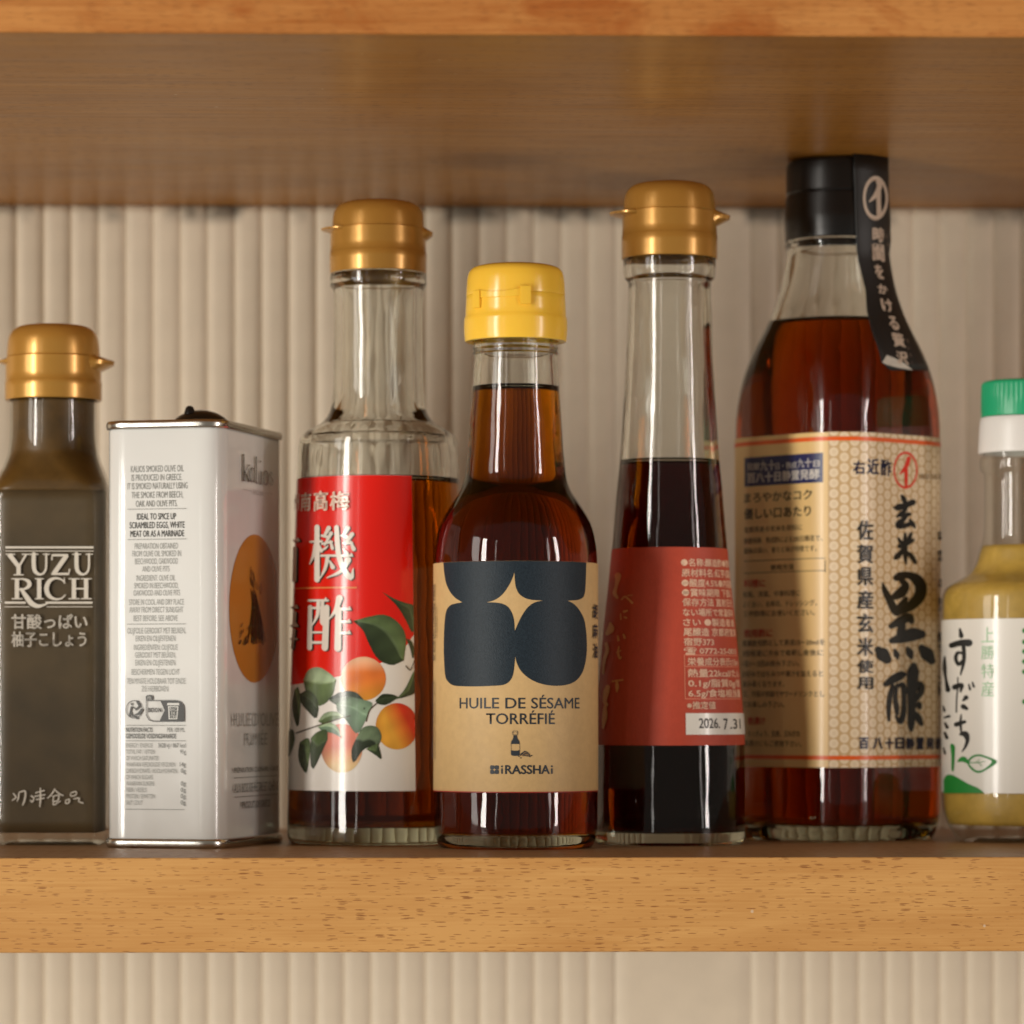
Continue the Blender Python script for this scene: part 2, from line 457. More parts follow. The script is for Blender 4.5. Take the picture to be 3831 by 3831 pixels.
class Print:
    """flat print gathered in (u, z, height) and then laid on a surface"""
    def __init__(s, S):
        s.S = S; s.V, s.F, s.C = [], [], []; s.h = 0.0
    def add(s, uv, F, col, h=None):
        if h is None:
            h = s.h; s.h += .006
        n = len(s.V)
        uv = np.asarray(uv)
        s.V += [(a, b, h + i*1e-7) for i, (a, b) in enumerate(uv)]
        col = np.asarray(col, float)
        s.C += ([tuple(col)] * len(uv) if col.ndim == 1 else [tuple(c) for c in col])
        s.F += [tuple(i + n for i in f) for f in F]
    def text(s, t, x0, y0, x1, y1, col, bold=0.0, cjk=False, bottom=None, h=None, shear=0.0):
        """ink from x0 to x1; y0/y1 = top and bottom of a capital (or of a square CJK sign), at the left end"""
        V, F = glyphs(t, bold)
        if len(V) == 0: return
        (ua, ub), (za, zb) = s.S.px([x0, x0], [y0, y1])
        u1 = s.S.px([x1], [(y0 + y1) / 2])[0][0]
        r0, r1 = refbox(cjk)
        w0, w1 = V[:, 0].min(), V[:, 0].max()
        u = ub + (V[:, 0] - w0) / (w1 - w0) * (u1 - ub)
        z = zb + (V[:, 1] - r0) / (r1 - r0) * (za - zb)
        u = u + shear * (z - zb)
        s.add(np.c_[u, z], F, col, h)
    def char(s, t, x0, y0, x1, y1, col, bold=.02):
        """one sign stretched into a pixel box"""
        V, F = glyphs(t, bold)
        (ua, ub), (za, zb) = s.S.px([x0, x1], [(y0+y1)/2]*2)[0], s.S.px([(x0+x1)/2]*2, [y0, y1])[1]
        a, b = V.min(0), V.max(0)
        s.add(np.c_[ua + (V[:, 0]-a[0])/(b[0]-a[0])*(ub-ua), zb + (V[:, 1]-a[1])/(b[1]-a[1])*(za-zb)], F, col)
    def uptext(s, t, x0, x1, y0, y1, col, bold=0.0):
        """line turned 90 degrees, reading upwards from y1 to y0; x0 left (top of letters), x1 right"""
        V, F = glyphs(t, bold)
        (u0, u1), _ = s.S.px([x0, x1], [(y0+y1)/2]*2)
        _, (z0, z1) = s.S.px([x0, x0], [y0, y1])
        r0, r1 = refbox(False); w0, w1 = V[:, 0].min(), V[:, 0].max()
        s.add(np.c_[u1 - (V[:, 1]-r0)/(r1-r0)*(u1-u0), z1 + (V[:, 0]-w0)/(w1-w0)*(z0-z1)], F, col)
    def poly(s, loops, col, h=None, dense=0):
        """filled outline(s) in pixels; later loops are holes"""
        LP = []
        for l in loops:
            l = np.array(l, float)
            if dense:
                q = []
                for i in range(len(l)):
                    a, b = l[i], l[(i + 1) % len(l)]
                    k = max(1, int(np.hypot(*(b - a)) / dense))
                    q += [a + (b - a) * t / k for t in range(k)]
                l = np.array(q)
            LP.append(l)
        A = np.vstack(LP)
        u, z = s.S.px(A[:, 0], A[:, 1])
        UV, k0_ = [], 0
        for l in LP:
            UV.append([Vector((a, b, 0)) for a, b in zip(u[k0_:k0_+len(l)], z[k0_:k0_+len(l)])]); k0_ += len(l)
        tri = tessellate_polygon(UV)
        col = col(A) if callable(col) else col
        s.add(np.c_[u, z], [tuple(t) for t in tri], col, h)
    def curve(s, pts, col, h=None, n=6, holes=()):
        s.poly([catmull_closed(pts, n)] + [catmull_closed(q, n) for q in holes], col, h)
    def stroke(s, pts, col, n=5, h=None, smooth=True, flat=False):
        """brush stroke: list of (x, y, width) in pixels"""
        if smooth and len(pts) > 2: pts = catmull(pts, n)
        P = np.array(pts, float)
        T = np.gradient(P[:, :2], axis=0); T /= np.maximum(np.hypot(T[:, 0], T[:, 1]), 1e-6)[:, None]
        Nn = np.c_[-T[:, 1], T[:, 0]]
        Lf, Rt = P[:, :2] + Nn * P[:, 2:3] / 2, P[:, :2] - Nn * P[:, 2:3] / 2
        A = [*Lf]
        if not flat:
            for k in range(1, 5):
                a = math.pi * k / 5
                A.append(P[-1, :2] + P[-1, 2] / 2 * (Nn[-1] * math.cos(a) + T[-1] * math.sin(a)))
        A += [*Rt[::-1]]
        if not flat:
            for k in range(1, 5):
                a = math.pi * k / 5
                A.append(P[0, :2] + P[0, 2] / 2 * (-Nn[0] * math.cos(a) - T[0] * math.sin(a)))
        m = len(P)
        F = [(i, i + 1, len(A) - 1 - (4 if not flat else 0) - i - 1, len(A) - 1 - (4 if not flat else 0) - i) for i in range(m - 1)]
        if not flat:
            F.append(tuple([m - 1] + list(range(m, m + 4)) + [m + 4]))
            F.append(tuple([len(A) - 5] + list(range(len(A) - 4, len(A))) + [0]))
        A = np.array(A)
        u, z = s.S.px(A[:, 0], A[:, 1])
        s.add(np.c_[u, z], F, col, h)
    def line(s, x0, y0, x1, y1, wd, col):
        n = 10
        s.stroke([(x0 + (x1-x0)*i/n, y0 + (y1-y0)*i/n, wd) for i in range(n + 1)], col, smooth=False, flat=True)
    def hline(s, x0, x1, y, wd, col):
        """print line at one height of the label (y given at x0)"""
        (u0, u1), (z0, _) = s.S.px([x0, x1], [y, y])
        _, (za, zb) = s.S.px([x0, x0], [y - wd/2, y + wd/2])
        us = np.linspace(u0, u1, 40)
        s.add([(a, za) for a in us] + [(a, zb) for a in us], [(i, i+1, 41+i, 40+i) for i in range(39)], col)
    def rect(s, x0, y0, x1, y1, col, h=None):
        (u0, u1), _ = s.S.px([x0, x1], [(y0+y1)/2]*2)
        _, (za, zb) = s.S.px([x0, x0], [y0, y1])
        us = np.linspace(u0, u1, 24)
        s.add([(a, za) for a in us] + [(a, zb) for a in us], [(i, i+1, 25+i, 24+i) for i in range(23)], col, h)
    def disc(s, x, y, rx, ry, col, h=None, n=28, inner=0.0, wob=0.0):
        a = np.linspace(0, 2*math.pi, n, endpoint=False)
        k = 1 + wob * np.sin(3 * a + x) 
        outer = np.c_[x + rx * k * np.cos(a), y + ry * k * np.sin(a)]
        if inner:
            s.poly([outer, np.c_[x + rx*inner*np.cos(a), y + ry*inner*np.sin(a)]], col, h)
        else:
            s.poly([outer], col, h)
    def grad_disc(s, x, y, rx, ry, fcol, h=None, rings=9, n=40):
        """disc whose printed colour changes from place to place: fcol(dx, dy) with dx,dy in -1..1"""
        P, F, Cc = [(0, 0)], [], []
        for i in range(1, rings + 1):
            for k in range(n):
                a = 2*math.pi*k/n; P.append((i/rings*math.cos(a), i/rings*math.sin(a)))
        for k in range(n): F.append((0, 1+k, 1+(k+1) % n))
        for i in range(rings-1):
            for k in range(n):
                F.append((1+i*n+k, 1+i*n+(k+1) % n, 1+(i+1)*n+(k+1) % n, 1+(i+1)*n+k))
        P = np.array(P); Cc = np.array([fcol(a, b) for a, b in P])
        u, z = s.S.px(x + rx*P[:, 0], y + ry*P[:, 1])
        s.add(np.c_[u, z], F, Cc, h)
    def build(s, name, parent, mat, off=.16, step=1.5, zstep=None):
        bm = bmesh.new()
        cl = bm.verts.layers.float_color.new('Col')
        vs_ = []
        for (a, b, h), c in zip(s.V, s.C):
            v = bm.verts.new((a, b, h)); v[cl] = (c[0], c[1], c[2], 1.0); vs_.append(v)
        for f in s.F:
            try: bm.faces.new([vs_[i] for i in f])
            except ValueError: pass
        bmesh.ops.triangulate(bm, faces=bm.faces[:])
        A = np.array(s.V)
        if step:
            u = math.floor(A[:, 0].min() / step) * step
            while u < A[:, 0].max():
                g = bm.verts[:] + bm.edges[:] + bm.faces[:]
                bmesh.ops.bisect_plane(bm, geom=g, plane_co=(u, 0, 0), plane_no=(1, 0, 0), dist=1e-7)
                u += step
        if zstep:
            z = A[:, 1].min() + zstep
            while z < A[:, 1].max():
                bmesh.ops.bisect_plane(bm, geom=bm.verts[:] + bm.edges[:] + bm.faces[:], plane_co=(0, z, 0), plane_no=(0, 1, 0), dist=1e-7)
                z += zstep
        bm.verts.ensure_lookup_table()
        Q = np.array([v.co[:] for v in bm.verts])
        x, y, z = s.S.P(Q[:, 0], Q[:, 1], off + Q[:, 2])
        W = (np.c_[x, y, z] - org(parent)) * MM
        for v, p in zip(bm.verts, W): v.co = p
        ctr = Vector((np.array([s.S.cx, s.S.cy, 0]) - org(parent)) * MM)
        bm.normal_update()
        for f in bm.faces:
            d = f.calc_center_median() - ctr; d.z = 0
            if f.normal.dot(d) < 0: f.normal_flip()
            f.smooth = True
        me = bpy.data.meshes.new(name); bm.to_mesh(me); bm.free()
        return link(name, me, parent, mat)
def catmull_closed(pts, n=6):
    P = [np.array(p, float) for p in pts]; m = len(P); out = []
    for i in range(m):
        p0, a, b, p3 = P[i-1], P[i], P[(i+1) % m], P[(i+2) % m]
        for k in range(n):
            t = k / n
            out.append(.5*((2*a) + (-p0+b)*t + (2*p0-5*a+4*b-p3)*t*t + (-p0+3*a-3*b+p3)*t**3))
    return out
def crop(ox, oy, s):
    """coordinates read off an enlarged piece of the photo -> photo pixels"""
    return lambda pts: [(ox + p[0]/s, oy + p[1]/s, *[q/s for q in p[2:]]) for p in pts]
def srgb(r, g, b):
    f = lambda v: ((v/255 + .055)/1.055)**2.4 if v > 10 else v/255/12.92
    return (f(r), f(g), f(b))

# ------------------------------------------------------------------ the setting: wall and two shelves
WALL = 240.0
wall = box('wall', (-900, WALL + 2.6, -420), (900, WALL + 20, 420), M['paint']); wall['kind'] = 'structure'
pitch = 101.7 * 1227 / FPX
g0 = x_at(60.0, WALL)                      # one groove of the ribbing
def rib_mesh(name, halfw, flat=False):
    n = 17
    xs = np.linspace(-halfw, halfw, n)
    if flat: d = np.where(np.abs(xs) > halfw - .8, .8, 2.3)
    else: d = .55 + 1.6 * (1 - np.abs(xs / (halfw + .05))**3.0)
    V, F = [], []
    for z in (-330.0, 207.4, 210.3):
        k = .8 if z > 208 else 1.0
        V += [(x, -dd * k, z) for x, dd in zip(xs, d)]
    for j in range(2):
        F += [(j*n+i, j*n+i+1, (j+1)*n+i+1, (j+1)*n+i) for i in range(n-1)]
    b = len(V); V += [(x, 0.05, 210.3) for x in xs]
    F += [(2*n+i, 2*n+i+1, b+i+1, b+i) for i in range(n-1)]
    me = bpy.data.meshes.new(name); me.from_pydata((np.array(V)*MM).tolist(), [], F)
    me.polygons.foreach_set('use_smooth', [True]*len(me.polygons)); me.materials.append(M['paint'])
    return me
RIB = rib_mesh('rib', pitch/2)
k0, k1 = -24, 62
flat_a, flat_b = 22, 27                    # five ribs wide stretch that is plain
for k in range(k0, k1):
    if flat_a <= k < flat_b: continue
    o = link('rib', RIB, wall)
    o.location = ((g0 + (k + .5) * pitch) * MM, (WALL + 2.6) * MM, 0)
fw = (flat_b - flat_a) * pitch
o = link('plain_board', rib_mesh('plain_board', fw/2, True), wall)
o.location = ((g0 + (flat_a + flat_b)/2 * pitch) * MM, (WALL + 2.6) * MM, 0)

HU = 170.0 + CAM[2]
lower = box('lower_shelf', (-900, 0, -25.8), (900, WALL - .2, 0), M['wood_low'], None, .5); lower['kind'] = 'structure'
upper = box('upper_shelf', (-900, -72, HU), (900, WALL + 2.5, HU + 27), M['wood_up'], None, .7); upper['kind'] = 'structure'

# ------------------------------------------------------------------ container helpers
def px_levels(prof, X, Y):
    d = depth(X, Y) / FPX
    return [(z_at(y, X, Y), hw * d) for y, hw in prof]
def rounded(levels, q=1.0, diag=False):
    """(z, half width[, q]) -> (z, a, b, corner radius); diag: width measured across the corners"""
    out = []
    for l in levels:
        k = l[2] if len(l) > 2 else q
        h = l[1] / ((1-k)*math.sqrt(2) + k) if diag else l[1]
        out.append((l[0], h, h, k*h))
    return out
def section(levels):
    A = np.array(sorted(levels, key=lambda l: l[0]))
    return lambda z: (np.interp(z, A[:, 0], A[:, 1]), np.interp(z, A[:, 0], A[:, 2]), np.interp(z, A[:, 0], A[:, 3]))
def container(parent, X, Y, outer, t, floor, level, gmat, lmat, rot=0.0, punt=1.0, lname='liquid', gname='glass', gap=-.06):
    sec = section(outer)
    ztop = outer[-1][0]
    a0, b0, q0 = outer[0][1:]
    base = [(punt, a0*.55, b0*.55, q0*.55), (punt*.9, a0*.72, b0*.72, q0*.72), (.05, a0*.88, b0*.88, q0*.88), (0, a0*.95, b0*.95, q0*.95)]
    def inn(z, extra=0.0):
        a, b, q = sec(z); e = t + extra
        return (z, a - e, b - e, max(q - e, 1.0))
    men = 1.5                                             # height of the meniscus on the wall
    zs = [floor, floor + .25, floor + .9, floor + 2.2] + list(np.linspace(floor + 4, level + men, 60))
    ex = [3.2, 1.6, .6, .15] + [0.0]*60
    wet = [inn(z, e) for z, e in zip(zs, ex)]             # wall touched by the liquid: one shared boundary
    dry = [inn(z) for z in np.linspace(level + men, ztop, 30)]
    lev = base + outer + [(ztop + .3, *[v - t*.5 for v in outer[-1][1:]])] + dry[::-1]
    g = loft(gname, lev, gmat, parent, X, Y, rot=rot, cap1=False)
    A = inn(level)
    top_ = [(level + dz, A[1]-e, A[2]-e, max(A[3]-e, .5)) for dz, e in ((.8, .25), (.4, .6), (.16, 1.1), (.04, 1.8), (0, 2.6))]
    l = loft(lname, wet + top_, lmat, parent, X, Y, rot=rot)
    at = l.data.attributes.new('ior', 'FLOAT', 'FACE')
    nw = (len(wet) - 1)*96
    vals = [0.0]*nw + [1.0]*(len(l.data.polygons) - nw)
    for k in range(96): vals[(len(wet) + len(top_) - 1)*96 + k] = 0.0     # bottom cap faces
    at.data.foreach_set('value', vals)
    return g, l
def radius_fn(levels):
    A = np.array(sorted([(l[0], l[1]) for l in levels]))
    return lambda z: np.interp(z, A[:, 0], A[:, 1])
def tab(name, X, Y, r, zt, h, a0, a1, out, mat, parent, tip=.35):
    """lip on the side of a cap between two angles (degrees, 0 = front, + = right)"""
    n = 14; V, F = [], []
    for i in range(n + 1):
        t = i / n; a = R(a0 + (a1 - a0)*t); p = out * math.sin(math.pi*t)**.75
        for rr, zz in ((r - .6, zt), (r + p, zt - h*tip), (r + p*.94, zt - h*(tip + .22)), (r - .6, zt - h)):
            V.append((X + rr*math.sin(a), Y - rr*math.cos(a), zz))
    for i in range(n):
        for k in range(4):
            F.append((i*4+k, i*4+(k+1) % 4, (i+1)*4+(k+1) % 4, (i+1)*4+k))
    F += [(0, 1, 2, 3), (n*4+3, n*4+2, n*4+1, n*4)]
    return mesh(name, V, F, mat, parent, True, 40)

def gold_cap(parent, X, Y, ytop, yseam, yband, ybot, rl, rb, neck, tabs):
    """two-step flip-top cap; rows in photo pixels at the silhouette, radii in mm"""
    zt, zs, zb, z0 = [z_at(v, X, Y) for v in (ytop, yseam, yband, ybot)]
    prof = [(z0 + 5, neck + .3), (z0 + .1, neck + .3), (z0 + .1, neck + .3), (z0, rb - .25), (z0, rb - .25), (z0 + .25, rb), (z0 + .25, rb),
            (zb - .2, rb + .05), (zb - .2, rb + .05), (zb + .1, rb - .12), (zb + .1, rb - .12), (zs - .35, rb - .2), (zs - .35, rb - .2), (zs - .1, rb - .7), (zs - .1, rb - 1.5)]
    c = lathe('cap', catmull(prof, 3), M['gold'], parent, X, Y, 80, cap0=False, cap1=True, sharp=35)
    H = zt - zs
    lid = [(zs - .12, rl - 1.5), (zs - .12, rl - 1.5), (zs - .1, rl - .2), (zs + .15, rl), (zs + .15, rl), (zs + H*.48, rl - .35), (zs + H*.68, rl - .85), (zs + H*.84, rl - 1.9),
           (zs + H*.95, rl - 3.6), (zt, rl - 6.2), (zt + .15, rl*.3), (zt + .15, .05)]
    l = lathe('lid', catmull(lid, 4), M['gold'], c, X, Y, 80, cap0=False, sharp=35)
    for (a0, a1, out, dz, h) in tabs:
        tab('lid_tab', X, Y, rl, zs + dz, h, a0, a1, out, M['gold'], l)
    return c

# ================================================================== sesame oil bottle (front, in focus)
Y = 73.0; X = x_at(1929.5, Y)
ses = thing('oil_bottle', (X, Y, 0), 'small brown oil bottle with yellow flip cap and kraft label showing a navy four-petal shape', 'bottle', 'bottles on the shelf')
pl = px_levels([(3182, 262), (3168, 283), (3145, 297), (3112, 304), (3071, 306), (2960, 307), (2097, 305), (2055, 302), (2014, 296), (1973, 286), (1931, 268), (1890, 243),
                (1848, 214), (1815, 198), (1786, 190), (1724, 183), (1687, 179), (1562, 171), (1438, 162), (1370, 158), (1330, 156)], X, Y)
pl[0] = (0.0, pl[0][1])
neck = pl[-1][1]
pl += [(pl[-1][0] + .5, neck + .35), (pl[-1][0] + 1.2, neck + .1), (pl[-1][0] + 1.9, neck + .35), (pl[-1][0] + 3.2, neck + .1), (pl[-1][0] + 10, neck - .6)]
lv = rounded(catmull(pl, 4))
container(ses, X, Y, lv, 2.1, 4.2, z_at(1466, X, Y), M['glass'], M['sesame'])
rf = radius_fn(lv)
zc0, zc1 = z_at(1280, X, Y), z_at(1203, X, Y)
d = depth(X, Y)/FPX
ytop, yseam = z_at(993, X, Y), z_at(1109, X, Y)
prof = [(zc0 + 6, neck + .5), (zc0 + .1, neck + .5), (zc0 + .1, neck + .5), (zc0, 188*d), (zc0, 188*d), (zc0 + .3, 190*d), (zc0 + 3, 193*d), (zc1, 193*d), (zc1 + .6, 192*d), (zc1 + 1.5, 188.5*d), (zc1 + 1.5, 188.5*d),
        (yseam - .15, 185*d), (yseam - .15, 185*d), (yseam - .02, 184*d), (yseam - .02, 170*d)]
ycap = lathe('cap', catmull(prof, 4), M['yellow'], ses, X, Y, 96, cap0=False, sharp=35)
H = ytop - yseam
lidp = [(yseam + .02, 170*d), (yseam + .02, 184*d), (yseam + .02, 184*d), (yseam + .15, 185.2*d), (yseam + H*.45, 182.5*d), (yseam + H*.62, 180*d), (yseam + H*.78, 174*d), (yseam + H*.90, 160*d), (yseam + H*.975, 130*d), (ytop, 95*d), (ytop + .25, 40*d), (ytop + .3, .05)]
ylid = lathe('lid', catmull(lidp, 5), M['yellow'], ycap, X, Y, 96, cap0=False)
# hinge with two lugs and the bowed strap between them
cr = crop(1550, 900, 2.415)
def cap_patch(name, quad, r0, r1, parent, mat, n=10, bow=None):
    """raised block on the cap: quad=(x0,y0,x1,y1) in photo pixels"""
    x0, y0, x1, y1 = quad
    a0, a1 = math.asin((x0 - 1929.5)*d/r1), math.asin((x1 - 1929.5)*d/r1)
    V, F = [], []
    for i in range(n + 1):
        a = a0 + (a1 - a0)*i/n
        dy = 0 if bow is None else bow*math.sin(math.pi*i/n)
        zt_, zb_ = z_at(y0 + dy, X, Y - r1), z_at(y1 + (dy*.2 if bow else 0), X, Y - r1)
        for rr, zz in ((r0, zt_), (r1 - .12, zt_), (r1, zt_ - .12), (r1, zb_ + .12), (r1 - .12, zb_), (r0, zb_)):
            V.append((X + rr*math.sin(a), Y - rr*math.cos(a), zz))
    for i in range(n):
        for k in range(6): F.append((i*6+k, (i+1)*6+k, (i+1)*6+(k+1) % 6, i*6+(k+1) % 6))
    F += [tuple(range(6)), tuple(n*6 + k for k in range(5, -1, -1))]
    return mesh(name, V, F, mat, parent, True, 35)
rc = 186*d
(ax, ay), (bx, by) = cr([(522, 430), (580, 590)]); cap_patch('hinge_lug', (ax, ay, bx, by), rc - 2, rc + .95, ycap, M['yellow'])
(ax, ay), (bx, by) = cr([(945, 402), (1040, 570)]); cap_patch('hinge_lug', (ax, ay, bx, by), rc - 2, rc + .95, ycap, M['yellow'])
(ax, ay), (bx, by) = cr([(930, 425), (948, 545)]); cap_patch('hinge_lug', (ax, ay, bx, by), rc - 2, rc + .45, ycap, M['yellow'])
(ax, ay), (bx, by) = cr([(575, 425), (940, 500)]); cap_patch('hinge_strap', (ax, ay, bx, by), rc - 2, rc + .40, ycap, M['yellow'], 16, 10)

S = Surf(X, Y, 307*d, 307*d, 307*d, lim=86)
zt = S.px([1929.5], [2098])[1][0]; zb = S.px([1929.5], [2962])[1][0]
ub = 307*d*2.45
lab = sheet('label', S, -ub, ub, zb, zt, .10, M['kraft'], ses, 120, 2)
P = Print(S)
P.h = .02
red = srgb(150, 25, 12)
us = np.linspace(-ub, ub, 120)
P.add([(a, zb + .02) for a in us] + [(a, zb - .32) for a in us], [(i, i+1, 121+i, 120+i) for i in range(119)], red, -.07)
P.build('red_edge', lab, M['ink'], step=None)
c7 = crop(1550, 1600, 2.415)
outer = [(262, 1196), (268, 1240), (274, 1310), (290, 1400), (322, 1475), (370, 1535), (435, 1578), (380, 1588), (330, 1604), (297, 1645), (281, 1720), (273, 1850), (270, 1990), (273, 2100), (280, 2215),
         (290, 2265), (315, 2302), (355, 2328), (430, 2336), (560, 2338), (700, 2333), (800, 2325), (852, 2300), (885, 2252), (900, 2190), (912, 2064), (926, 2125), (958, 2190), (1010, 2245), (1075, 2287), (1160, 2318),
         (1270, 2332), (1380, 2322), (1455, 2288), (1510, 2222), (1540, 2132), (1554, 2030), (1555, 1930), (1548, 1830), (1530, 1730), (1490, 1650), (1438, 1592), (1382, 1563), (1475, 1556), (1520, 1535), (1538, 1490),
         (1545, 1400), (1550, 1240), (1552, 1188)]
star = [(655, 1578), (725, 1558), (795, 1508), (855, 1425), (890, 1350), (904, 1300), (910, 1390), (922, 1455), (958, 1512), (1030, 1550), (1160, 1563), (1090, 1578), (1030, 1618), (980, 1685), (934, 1775), (908, 1838),
        (902, 1745), (885, 1680), (850, 1622), (800, 1592), (735, 1580)]
P = Print(S)
def seg(pts, corners, n=5):
    """smooth outline that keeps the listed points as corners"""
    q = []
    for i, p in enumerate(pts):
        q.append(p)
        if i in corners: q.append(p)
    q.append(pts[0])
    return catmull(q, n)[:-1]
oc = seg(outer, {0, 6, 25, 42, 48}); st_ = seg(star, {0, 5, 10, 15})
P.poly([c7(oc), c7(st_)], (0, 0, 0), dense=10)
# keep the emblem below the label's top edge
P.V = [(a, min(b, zt - .03), h) for a, b, h in P.V]
P.build('petal_emblem', lab, M['navy'])
P = Print(S)
NV = srgb(30, 38, 46)
c8 = crop(1550, 2400, 2.415)
def T8(t, x0, y0, x1, y1, **k):
    (a, b), (c, e) = c8([(x0, y0), (x1, y1)]); P.text(t, a, b, c, e, NV, **k)
T8('HUILE DE SÉSAME', 412, 510, 1490, 604, bold=.014)
T8('TORRÉFIÉ', 650, 650, 1268, 745, bold=.014)
T8('RASSHA', 820, 1119, 1222, 1195, bold=.034)
for x in (793, 1240):
    (a, b), (c, e) = c8([(x-8, 1146), (x+8, 1195)]); P.rect(a, b, c, e, NV)
    (a, b), = c8([(x, 1128)]); P.disc(a, b, 3.8, 3.8, NV)
for sx, sy in ((-1, -1), (1, -1), (-1, 1), (1, 1)):
    cx_, cy_ = 726 + sx*20, 1158 + sy*20
    P.poly([c8([(cx_ + 19.5*math.copysign(abs(math.cos(t))**.55, math.cos(t)), cy_ + 19.5*math.copysign(abs(math.sin(t))**.55, math.sin(t))) for t in np.linspace(0, 2*math.pi, 24, endpoint=False)])], NV)
P.poly([c8([(726, 1144), (730, 1154), (740, 1158), (730, 1162), (726, 1172), (722, 1162), (712, 1158), (722, 1154)])], srgb(200, 160, 100))
# little bottle and heap of seeds
P.poly([c8([(892, 807), (931, 807), (936, 815), (936, 838), (931, 844), (892, 844), (887, 838), (887, 815)]), c8([(894, 811), (929, 811), (932, 817), (932, 836), (929, 840), (894, 840), (891, 836), (891, 817)])], NV)
P.line(*c8([(893, 824)])[0], *c8([(905, 824)])[0], 1.6, NV); P.line(*c8([(918, 824)])[0], *c8([(931, 824)])[0], 1.6, NV)
P.poly([c8([(896, 847), (928, 847), (930, 868), (938, 886), (948, 900), (952, 922), (952, 926), (874, 926), (874, 918), (878, 900), (888, 886), (895, 868)])], NV)
P.poly([c8([(874, 982), (900, 986), (930, 986), (952, 980), (952, 1022), (944, 1031), (912, 1034), (882, 1031), (874, 1022)])], NV)
P.line(*c8([(875, 926)])[0], *c8([(875, 984)])[0], 1.4, NV); P.line(*c8([(951, 926)])[0], *c8([(951, 984)])[0], 1.4, NV)
P.poly([c8([(953, 1032), (962, 1012), (980, 998), (996, 987), (1012, 992), (1030, 1005), (1044, 1024), (1046, 1036), (1020, 1038), (990, 1034)])], NV)
for x, y in ((945, 1037), (962, 1051), (1042, 1040), (1058, 1030)):
    (a, b), = c8([(x, y)]); P.disc(a, b, 3.2, 1.8, NV)
KR = srgb(190, 150, 95)
for i in range(38):
    t = random.random(); x = 962 + 78*t; y = 1034 - (38*math.sin(math.pi*t))*random.random()
    (a, b), = c8([(x, y)]); P.disc(a, b, 1.4, .8, KR, n=6)
# right edge signs, left edge back-label lines
P.char('胡', 2213, 2260, 2230, 2317, NV, .03); P.char('麻', 2213, 2333, 2230, 2390, NV, .03); P.char('油', 2214, 2407, 2230, 2464, NV, .03)
P.uptext('40 RUE DU LOUVRE PARIS', 1626, 1632, 2187, 2474, NV, .01)
P.uptext('irasshai.co', 1634, 1639, 2272, 2385, NV)
P.uptext('HUILE VIERGE DE SESAME TORREFIE', 1620, 1624, 2190, 2480, NV, .03)
jp = '原材料名食用ごま油内容量賞味期限枠外記載保存方法直射日光を避けて'
for xa, xb, y0, y1 in ((1619, 1624, 2560, 2880), (1626, 1632, 2550, 2840)):
    (u0, u1), _ = S.px([xa, xb], [2700, 2700]); _, (za, zb_) = S.px([xb, xb], [y0, y1])
    n = 22; hh = (za - zb_)/n
    for i in range(n):
        V, F = glyphs(jp[(i + int(xa)) % len(jp)], .02); a_, b_ = V.min(0), V.max(0)
        P.add(np.c_[u0 + (V[:, 0]-a_[0])/(b_[0]-a_[0])*(u1-u0), za - (i+.85)*hh + (V[:, 1]-a_[1])/(b_[1]-a_[1])*hh*.8], F, NV)
P.build('lettering', lab, M['ink'])

# ================================================================== square citrus sauce bottle
Y = 108.0; X = x_at(200, Y); d = depth(X, Y)/FPX
yuz = thing('sauce_bottle', (X, Y, 0), 'square clear bottle of olive brown sauce with gold cap and white printed lettering', 'bottle', 'bottles on the shelf')
raw = [(3160, 196, .25), (3150, 204, .25), (3120, 209, .25), (2600, 210, .25), (1905, 211, .25), (1860, 211, .28), (1830, 209, .38), (1805, 204, .52), (1775, 193, .68), (1748, 183, .80), (1715, 173, .92), (1691, 168, 1), (1634, 161, 1), (1560, 160, 1), (1515, 160, 1), (1440, 156, 1)]
lev = [(z_at(y, X, Y), hw*d, q) for y, hw, q in raw]; lev[0] = (0, *lev[0][1:])
lev = rounded(catmull(lev, 4))
base = [(.8, *[v*.5 for v in lev[0][1:]]), (.7, *[v*.8 for v in lev[0][1:]]), (0, *[v*.93 for v in lev[0][1:]])]
loft('glass', base + lev, M['thin'], yuz, X, Y, N=192)
sec = section(lev)
def inner_levels(z0, z1, t, n=30):
    out = []
    for z in np.linspace(z0, z1, n):
        a, b, q = sec(z); out.append((z, a-t, b-t, max(q-t*.6, .6)))
    return out
zl = z_at(1845, X, Y)
body = inner_levels(4.0, zl, .7); body = [(3.6, *[v-2 for v in body[0][1:]])] + body
loft('sauce', body, M['sauce'], yuz, X, Y)
loft('oil_layer', inner_levels(zl + .02, z_at(1500, X, Y), .7), M['saucetop'], yuz, X, Y)
gold_cap(yuz, X, Y, 1219, 1337, 1430, 1500, 174*d, 180*d, 160*d, [(52, 116, 4.6, .5, 5.4), (-118, -68, 2.6, -.2, 2.6)])
S = Surf(X, Y, 210*d, 210*d, 52*d, lim=46)
P = Print(S)
CW = srgb(214, 206, 192)
c1 = crop(0, 1150, 1.756)
def st1(pts, **k): P.stroke(c1(pts), CW, **k)
def serif(x0, x1, y): st1([(x0, y, 7), (x1, y, 7)], smooth=False)
